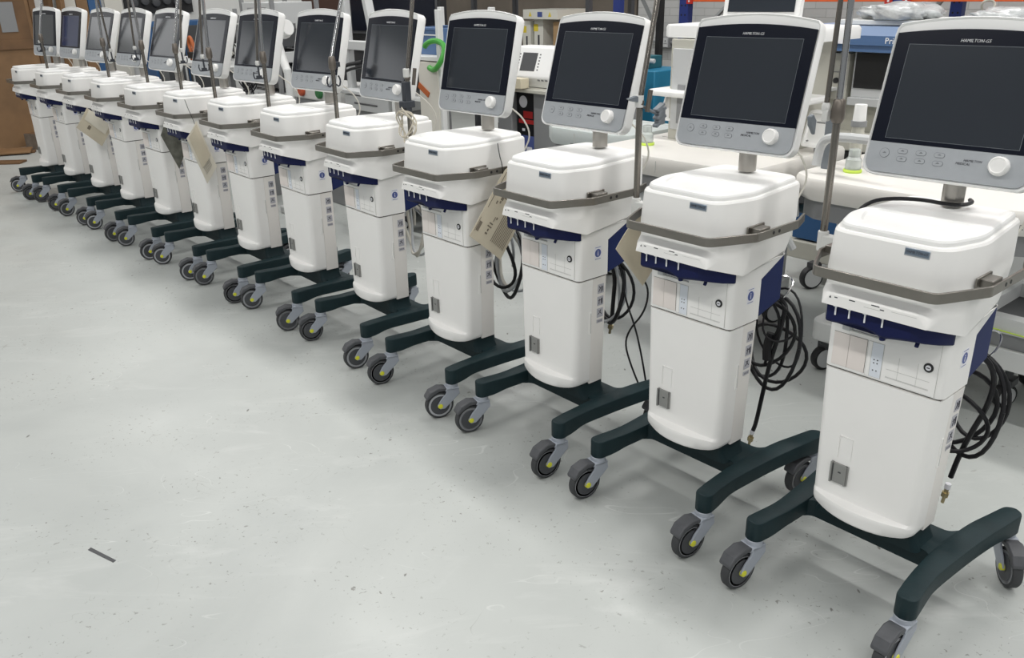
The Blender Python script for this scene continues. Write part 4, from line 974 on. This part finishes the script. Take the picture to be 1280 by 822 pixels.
carton(-4.70, 3.30, 1.338, (.42, .34, .075), 'carton_white', 'flat white box with yellow triangles lying on top of the cartons', yl2)
def bt(o, d):
    f = -d[1]/2
    o.use('label_white').lathe([(.035, .0), (.043, .0), (.043, .002), (.035, .002)], (0, -1, 0), (-.03, f, .70), 20).use('red').box((0, f-.001, .56), (.16, .002, .03)).box((.02, f-.001, .61), (.10, .002, .05)).use('label_blue').box((0, f-.001, .38), (.17, .002, .16)).use('label_white').box((-.03, f-.001, .50), (.03, .002, .02)).box((.03, f-.0015, .36), (.06, .002, .04))
o = MB(); o.use('cable_black').box((0, 0, .38), (.20, .22, .76)); bt(o, (.2, .22, .92)); tag(rplace(o.build('printed_carton', bevel=.004), -3.84, 2.30, .0, .122), 'tall black carton with blue and red print beside the grey cart', 'box')

o = MB(); o.use('dark_grey').prism([(0, 0), (.107, -.066), (.112, -.056), (.004, .012)], 0, .0012); o.build('floor_gouge', parent=bpy.data.objects['floor']).location = (-1.339, 2.219, 0)

dc = rthing('dark_cabinet', -9.75, 1.95, 'dark blue cabinet standing under the black tool board', 'cabinet')
o = MB(); o.use('blue_board').span((-.20, -.36, 0), (.20, .40, 1.30)); o.build('body', parent=dc, bevel=.006)
o = MB(); o.use('dark_grey').span((.20, -.33, .10), (.215, .01, 1.25)).span((.20, .03, .10), (.215, .37, 1.25)).use('light_grey').span((.215, -.03, .6), (.23, -.01, .8)).span((.215, .05, .6), (.23, .07, .8)); o.build('door', parent=dc, bevel=.002)
# ================================================================ clutter behind the left half of the row
# white framed trolley with a blue crate, hose and small black screen
t1 = rthing('framed_trolley', -3.82, 1.25, 'white framed trolley with a small black screen left of the fourth monitor from the right', 'trolley')
o = MB(); o.use('frame_white')
for x in (-.30, .24):
    for y in (0, .42): o.box((x, y, .78), (.035, .035, 1.40))
o.build('frame', parent=t1, bevel=.003)
for z in (.30, .62, .93, 1.19):
    o = MB(); o.use('frame_white').box((-.03, .21, z), (.57, .45, .025)); o.build('shelf', parent=t1, bevel=.003)
for x in (-.30, .24):
    for y in (0, .42):
        c = MB(); swivel(c, x, y, .04, .025); c.build('caster', parent=t1)
o = MB(); o.use('cream_board').span((.04, -.03, .74), (.235, .02, 1.17)).use('orange').box((.09, -.034, 1.0), (.12, .006, .035), ry=.5); o.build('side_panel', parent=t1)
def slab(name, s, t, z, d, m, label, cat, scr=None, rz=0, rx=0):
    r = rthing(name, s, t, label, cat, None, rz)
    o = MB(); o.use(m).box((0, 0, z+d[2]/2), d, rx=rx); o.build('casing', parent=r, bevel=.006)
    if scr: o = MB(); o.use(scr[0]).box((0, -d[1]/2-.001, z+d[2]/2), (d[0]*scr[1], .004, d[2]*scr[2])); o.build('display', parent=r)
    return r
slab('small_monitor', -3.93, 1.42, .944, (.22, .16, .235), 'dark_grey', 'small black screen standing on the white framed trolley', 'monitor', ('black', .85, .8))
cr = MB(); cr.use('pri_blue').span((-.17, -.13, 0), (.17, -.12, .16)).span((-.17, .12, 0), (.17, .13, .16)).span((-.17, -.12, 0), (-.16, .12, .16)).span((.16, -.12, 0), (.17, .12, .16)).span((-.16, -.12, 0), (.16, .12, .01)).span((-.18, -.14, .15), (.18, -.12, .165)).span((-.18, .12, .15), (.18, .14, .165)).use('frame_white').box((0, -.133, .12), (.30, .006, .008))
tag(rplace(cr.build('plastic_crate', bevel=.002), -3.86, 1.46, 0, 1.204), 'blue plastic crate on the top shelf of the white framed trolley', 'crate')
o = MB(); o.use('beige').box((0, 0, .04), (.20, .14, .08), rz=.3).use('purple').box((.02, .0, .10), (.16, .16, .04), rz=-.2); tag(rplace(o.build('packed_parts', bevel=.008), -3.86, 1.46, 0, 1.216), 'pinkish packed parts heaped in the blue crate', 'parts')
o = MB(); o.use('green').tube(loop_pts(0, 0, 0, .105, .085, .1, 0, 26, -2.2, 2.4, dy=.03), .017, 10); tag(rplace(o.build('green_hose'), -3.60, 1.212, 0, 1.215), 'thick green hose bent in a loop left of the fourth monitor from the right', 'hose')
# grey machine stack left of it with drawers
t2 = rthing('equipment_tower', -4.52, 1.25, 'grey drawer tower with sloping posts behind the fifth monitor from the right', 'tower')
o = MB(); o.use('mid_grey').span((-.30, .05, .10), (.30, .55, .80)); o.build('body', parent=t2, bevel=.008)
for z in (.30, .52, .84):
    o = MB(); o.use('light_grey').box((0, .03, z), (.58, .03, .10 if z > .8 else .18)).use('dark_grey').box((0, .012, z), (.3, .01, .012)); o.build('drawer', parent=t2, bevel=.004)
o = MB(); o.use('light_grey').span((-.30, .05, .80), (.30, .55, .90)).span((-.34, .0, .90), (.34, .57, .925)); o.build('worktop', parent=t2, bevel=.004)
o = MB(); o.use('mid_grey').span((-.14, .14, .925), (.24, .50, 1.19)); o.build('instrument_box', parent=t2, bevel=.006)
o = MB(); o.use('light_grey').bar((.06, .10, 1.23), (-.10, .12, 1.75), .06, .05).bar((-.36, .10, 1.23), (.24, .10, 1.23), .07, .06).bar((.25, .1, .92), (.10, .1, 1.4), .03, .03).bar((-.34, .12, .92), (-.34, .12, 1.75), .05, .05); o.build('frame_post', parent=t2, bevel=.004)
for x, y in ((-.25, .1), (.25, .1), (-.25, .5), (.25, .5)):
    c = MB(); swivel(c, x, y, .045, .03); c.build('caster', parent=t2)
o = MB(); o.use('cable_black').tube([(-.32, -.02, .90), (-.30, -.03, 1.0), (-.16, -.03, 1.10), (.10, -.02, 1.14)], .013, 8, 2).tube([(-.28, -.02, .90), (-.26, -.03, .98), (-.14, -.02, 1.07), (.10, -.01, 1.11)], .010, 8, 2); tag(rplace(o.build('breathing_hose'), -4.52, 1.22), 'pair of black hoses curving up beside the fifth monitor from the right', 'hose')
t3 = rthing('large_display', -5.4, 2.15, 'large dark display behind the sixth and fifth monitors from the right', 'display')
o = MB(); o.use('black').box((0, 0, 1.52), (1.35, .06, .62)).use('dark_grey').box((0, -.032, 1.52), (1.28, .01, .56)); o.build('casing', parent=t3, bevel=.006)
o = MB(); o.use('bezel').box((0, -.040, 1.52), (1.22, .006, .50)); o.build('screen', parent=t3)
o = MB(); o.use('light_grey').cyl((-.4, 0, 0), (-.4, 0, 1.25), .03).cyl((.4, 0, 0), (.4, 0, 1.25), .03).box((0, 0, .03), (1.2, .5, .06)); o.build('stand', parent=t3)
# socket box with orange and green knobs
t4 = rthing('socket_box', -5.31, 1.3, 'grey box with an orange and a green knob under the sixth monitor from the right', 'socket box')
o = MB(); o.use('clamp_white').span((-.42, 0, .80), (.38, .30, .93)); o.build('casing', parent=t4, bevel=.01)
for x, m in ((-.20, 'knob_red'), (.08, 'green_dark')):
    o = MB(); o.use(m).lathe([(.042, 0), (.042, .02), (.03, .03), (.02, .03)], (0, -1, 0), (x, 0, .864), 20); o.build('knob', parent=t4)
o = MB(); o.use('mid_grey').span((-.36, .02, 0), (.36, .28, .80)); o.build('stand', parent=t4, bevel=.005)
# white jointed arm
t5 = rthing('jointed_arm', -5.10, 1.0, 'white jointed lamp arm just left of the sixth monitor from the right', 'arm')
o = MB(); o.use('lid_plastic').cyl((.05, 0, 1.36), (-.10, -.04, 1.33), .055).cyl((-.10, -.045, 1.33), (.02, -.03, 1.05), .035, .028).lathe([(.060, -.02), (.066, 0), (.060, .02)], (1, .2, 0), (.0, -.01, 1.345), 20); o.build('arm_segment', parent=t5, bevel=.004)
o = MB(); o.use('frame_white').cyl((.02, -.03, .05), (.02, -.03, 1.08), .028).box((.02, 0, .03), (.30, .30, .06)); o.build('post', parent=t5, bevel=.01)
# grey instruments with cables, two racks of devices
def device_rack(s, t, label, seed, n=4, wdt=.55, zt=1.5, m1='light_grey', m2='dark_grey'):
    rnd = random.Random(seed); r = rthing('device_rack', s, t, label, 'rack', 'racks of grey instruments behind the row')
    o = MB(); o.use('mid_grey')
    for x in (-wdt/2, wdt/2):
        for y in (0, .4): o.box((x, y, zt/2+.04), (.03, .03, zt))
    o.box((0, .2, .06), (wdt+.1, .55, .05)); o.build('frame', parent=r)
    z = .72
    for x, y in ((-wdt/2, 0), (wdt/2, 0), (-wdt/2, .4), (wdt/2, .4)): pass
    k = 0
    while z < zt-.1:
        h = rnd.choice((.10, .14, .18)); mm = m1 if (k+seed) % 2 else m2
        o = MB(); o.use(mm).box((0, .18, z+h/2), (wdt-.04, .38, h-.015)).use('mid_grey' if mm == m1 else 'light_grey').box((-.05, -.014, z+h/2), (wdt*.35, .008, h*.5)).use('black').box((wdt*.25, -.014, z+h*.5), (wdt*.2, .008, h*.5))
        for q in range(3): o.use('orange' if rnd.random() < .12 else 'clamp_white').cyl((wdt*(-.38+.05*q), -.01, z+h*.4), (wdt*(-.38+.05*q), -.022, z+h*.4), .008, n=8)
        o.build('instrument', parent=r, bevel=.004)
        z += h+.03*rnd.random()+.01; k += 1
    o = MB(); o.use('mid_grey').box((0, .2, .70), (wdt, .42, .02)); o.build('shelf', parent=r)
    o = MB(); o.use('dark_grey').box((0, .2, .38), (wdt-.05, .4, .55)); o.build('lower_box', parent=r, bevel=.006)
    return r
def tangle(s, t, z, label, seed, m='cable_black', n=6, R=.10):
    rnd = random.Random(seed); o = MB(); o.use(m)
    for k in range(n):
        c = (rnd.uniform(-.06, .06), rnd.uniform(-.03, .03), rnd.uniform(0, .05)); o.tube(loop_pts(c[0], c[1], c[2]+R, R*rnd.uniform(.7, 1.2), R*rnd.uniform(.6, 1.), rnd.uniform(-1, 1), rnd.uniform(0, 5), 22, wob=.12), .005, 6)
    return tag(rplace(o.build('tangled_cable'), s, t, 0, z), label, 'cable')
device_rack(-6.15, 1.30, 'grey instrument rack between the seventh and sixth screens from the right', 3)
device_rack(-6.80, 1.5, 'dark instrument rack behind the eighth screen from the right', 4, wdt=.45, zt=1.42, m1='dark_grey', m2='mid_grey')
slab('brown_panel', -6.75, 2.3, 1.22, (.9, .05, .5), 'brown_dark', 'dark brown panel showing above the seventh screen from the right', 'panel')
o = MB(); o.use('dark_grey').span((-.5, .06, 0), (.5, .3, 1.75)); tag(rplace(o.build('locker', bevel=.01), -6.75, 2.32), 'dark metal locker behind the brown panel', 'locker')
t6 = rthing('work_table', -8.1, 1.45, 'low work table covered with cables behind the five leftmost ventilators', 'table')
o = MB(); o.use('frame_white').box((0, .3, .93), (1.9, .7, .035)); o.build('tabletop', parent=t6, bevel=.004)
for x in (-.85, .85):
    for y in (.03, .57): o = MB(); o.use('mid_grey').box((x, y, .455), (.05, .05, .91)); o.build('leg', parent=t6)
tangle(-7.55, 1.62, .955, 'tangle of black cables on the work table', 11, n=8)
tangle(-7.95, 1.75, .955, 'tangle of pale cables on the work table left of the black ones', 12, 'cable_white', 6)
slab('white_case', -7.75, 1.95, .95, (.34, .22, .16), 'frame_white', 'white instrument case on the work table', 'case')
slab('white_case', -8.45, 1.75, .95, (.30, .22, .12), 'frame_white', 'flat white instrument case near the left end of the work table', 'case')
o = MB(); o.use('orange').tube([(0, 0, 0), (.02, .0, .08), (-.03, .0, .16), (.03, 0, .24), (.10, 0, .12), (.14, 0, .0)], .018, 8, 2).use('black').box((.08, 0, .05), (.16, .08, .06)); tag(rplace(o.build('hand_tool', bevel=.003), -8.0, 1.42, 0, .975), 'orange and black hand tool on the work table', 'tool')
tangle(-5.95, 1.05, .80, 'tangle of black cables left of the orange knob', 15, n=7, R=.07)
o = MB(); o.use('mid_grey').box((0, 0, .39), (.30, .24, .78)); tag(rplace(o.build('plinth', bevel=.005), -5.95, 1.06), 'grey plinth under the tangle of black cables', 'plinth')

# low stuff seen between the columns: trolley wheels behind the sixth and fifth ventilators
t7 = rthing('low_trolley', -4.10, .92, 'low trolley with paired pale wheels seen between the sixth and fifth ventilators', 'trolley')
o = MB(); o.use('mid_grey').box((.05, .16, .335), (.45, .20, .04)).box((.05, .16, .20), (.30, .06, .27)); o.build('frame', parent=t7, bevel=.005)
for x, z in ((-.06, .062), (-.06, .245), (.2, .062), (.2, .245)):
    o = MB(); o.use('black').lathe([(.035, -.025), (.056, -.025), (.062, -.016), (.062, .016), (.056, .025), (.035, .025)], (1, -.2, 0), (x, .02, z), 24).use('light_grey').lathe([(.01, -.028), (.044, -.028), (.044, .028), (.01, .028)], (1, -.2, 0), (x, .02, z), 20); o.build('wheel', parent=t7)

# ================================================================ light
w = bpy.data.worlds.new('World'); sc.world = w; w.use_nodes = True
w.node_tree.nodes['Background'].inputs[0].default_value = (.93, .97, 1, 1); w.node_tree.nodes['Background'].inputs[1].default_value = WORLD
# batten luminaires hung in rows over the aisle and the row of ventilators
k = 0
for t in (-5.6, -2.4, .8, 3.8):
    for s in ((.8, 3.3) if t < -4 else (-9, -6.5, -4, -1.5, 1, 3.5)):
        p = rw(s, t, 3.75)
        fx = MB(); fx.use('frame_white').box((0, 0, .05), (1.5, .22, .06)); fo = fx.build('batten_light'); fo.location = p; fo.rotation_euler = (0, 0, RA)
        tag(fo, 'long white batten light hung overhead, out of the picture', 'light', 'overhead batten lights')
        ld = bpy.data.lights.new('batten_glow', 'AREA'); ld.shape = 'RECTANGLE'; ld.size = 1.5; ld.size_y = .22; ld.energy = LAMP*(.78 if s < -5 else 1.04); ld.color = (1, .985, .96)
        lo = bpy.data.objects.new('batten_glow', ld); C.objects.link(lo); lo.location = (0, 0, 0); lo.parent = fo
# ================================================================ camera
cd = bpy.data.cameras.new('camera'); cam = bpy.data.objects.new('camera', cd); C.objects.link(cam)
cd.sensor_fit = 'HORIZONTAL'; cd.sensor_width = 36; cd.lens = 1064.54/1280*36; cd.clip_start = .05
Rv = Vector((.99975995, -.00819813, -.02031836)); Uv = Vector((.02190993, .37408422, .92713589)); Fv = Vector((0, .9273585, -.37417404))
Mx = Matrix((Rv, Uv, -Fv)).transposed().to_4x4(); Mx.translation = (0, 0, 1.6077); cam.matrix_world = Mx
sc.camera = cam
sc.view_settings.view_transform = 'Standard'; sc.view_settings.look = 'None'; sc.view_settings.gamma = 1; sc.view_settings.use_curve_mapping = False
sc.view_settings.exposure = 0

slab('black_case', -8.15, 2.02, .95, (.36, .20, .26), 'black', 'black instrument case at the back of the work table', 'case')
slab('black_case', -8.70, 1.98, .95, (.30, .20, .20), 'dark_grey', 'dark grey instrument case at the left back of the work table', 'case')
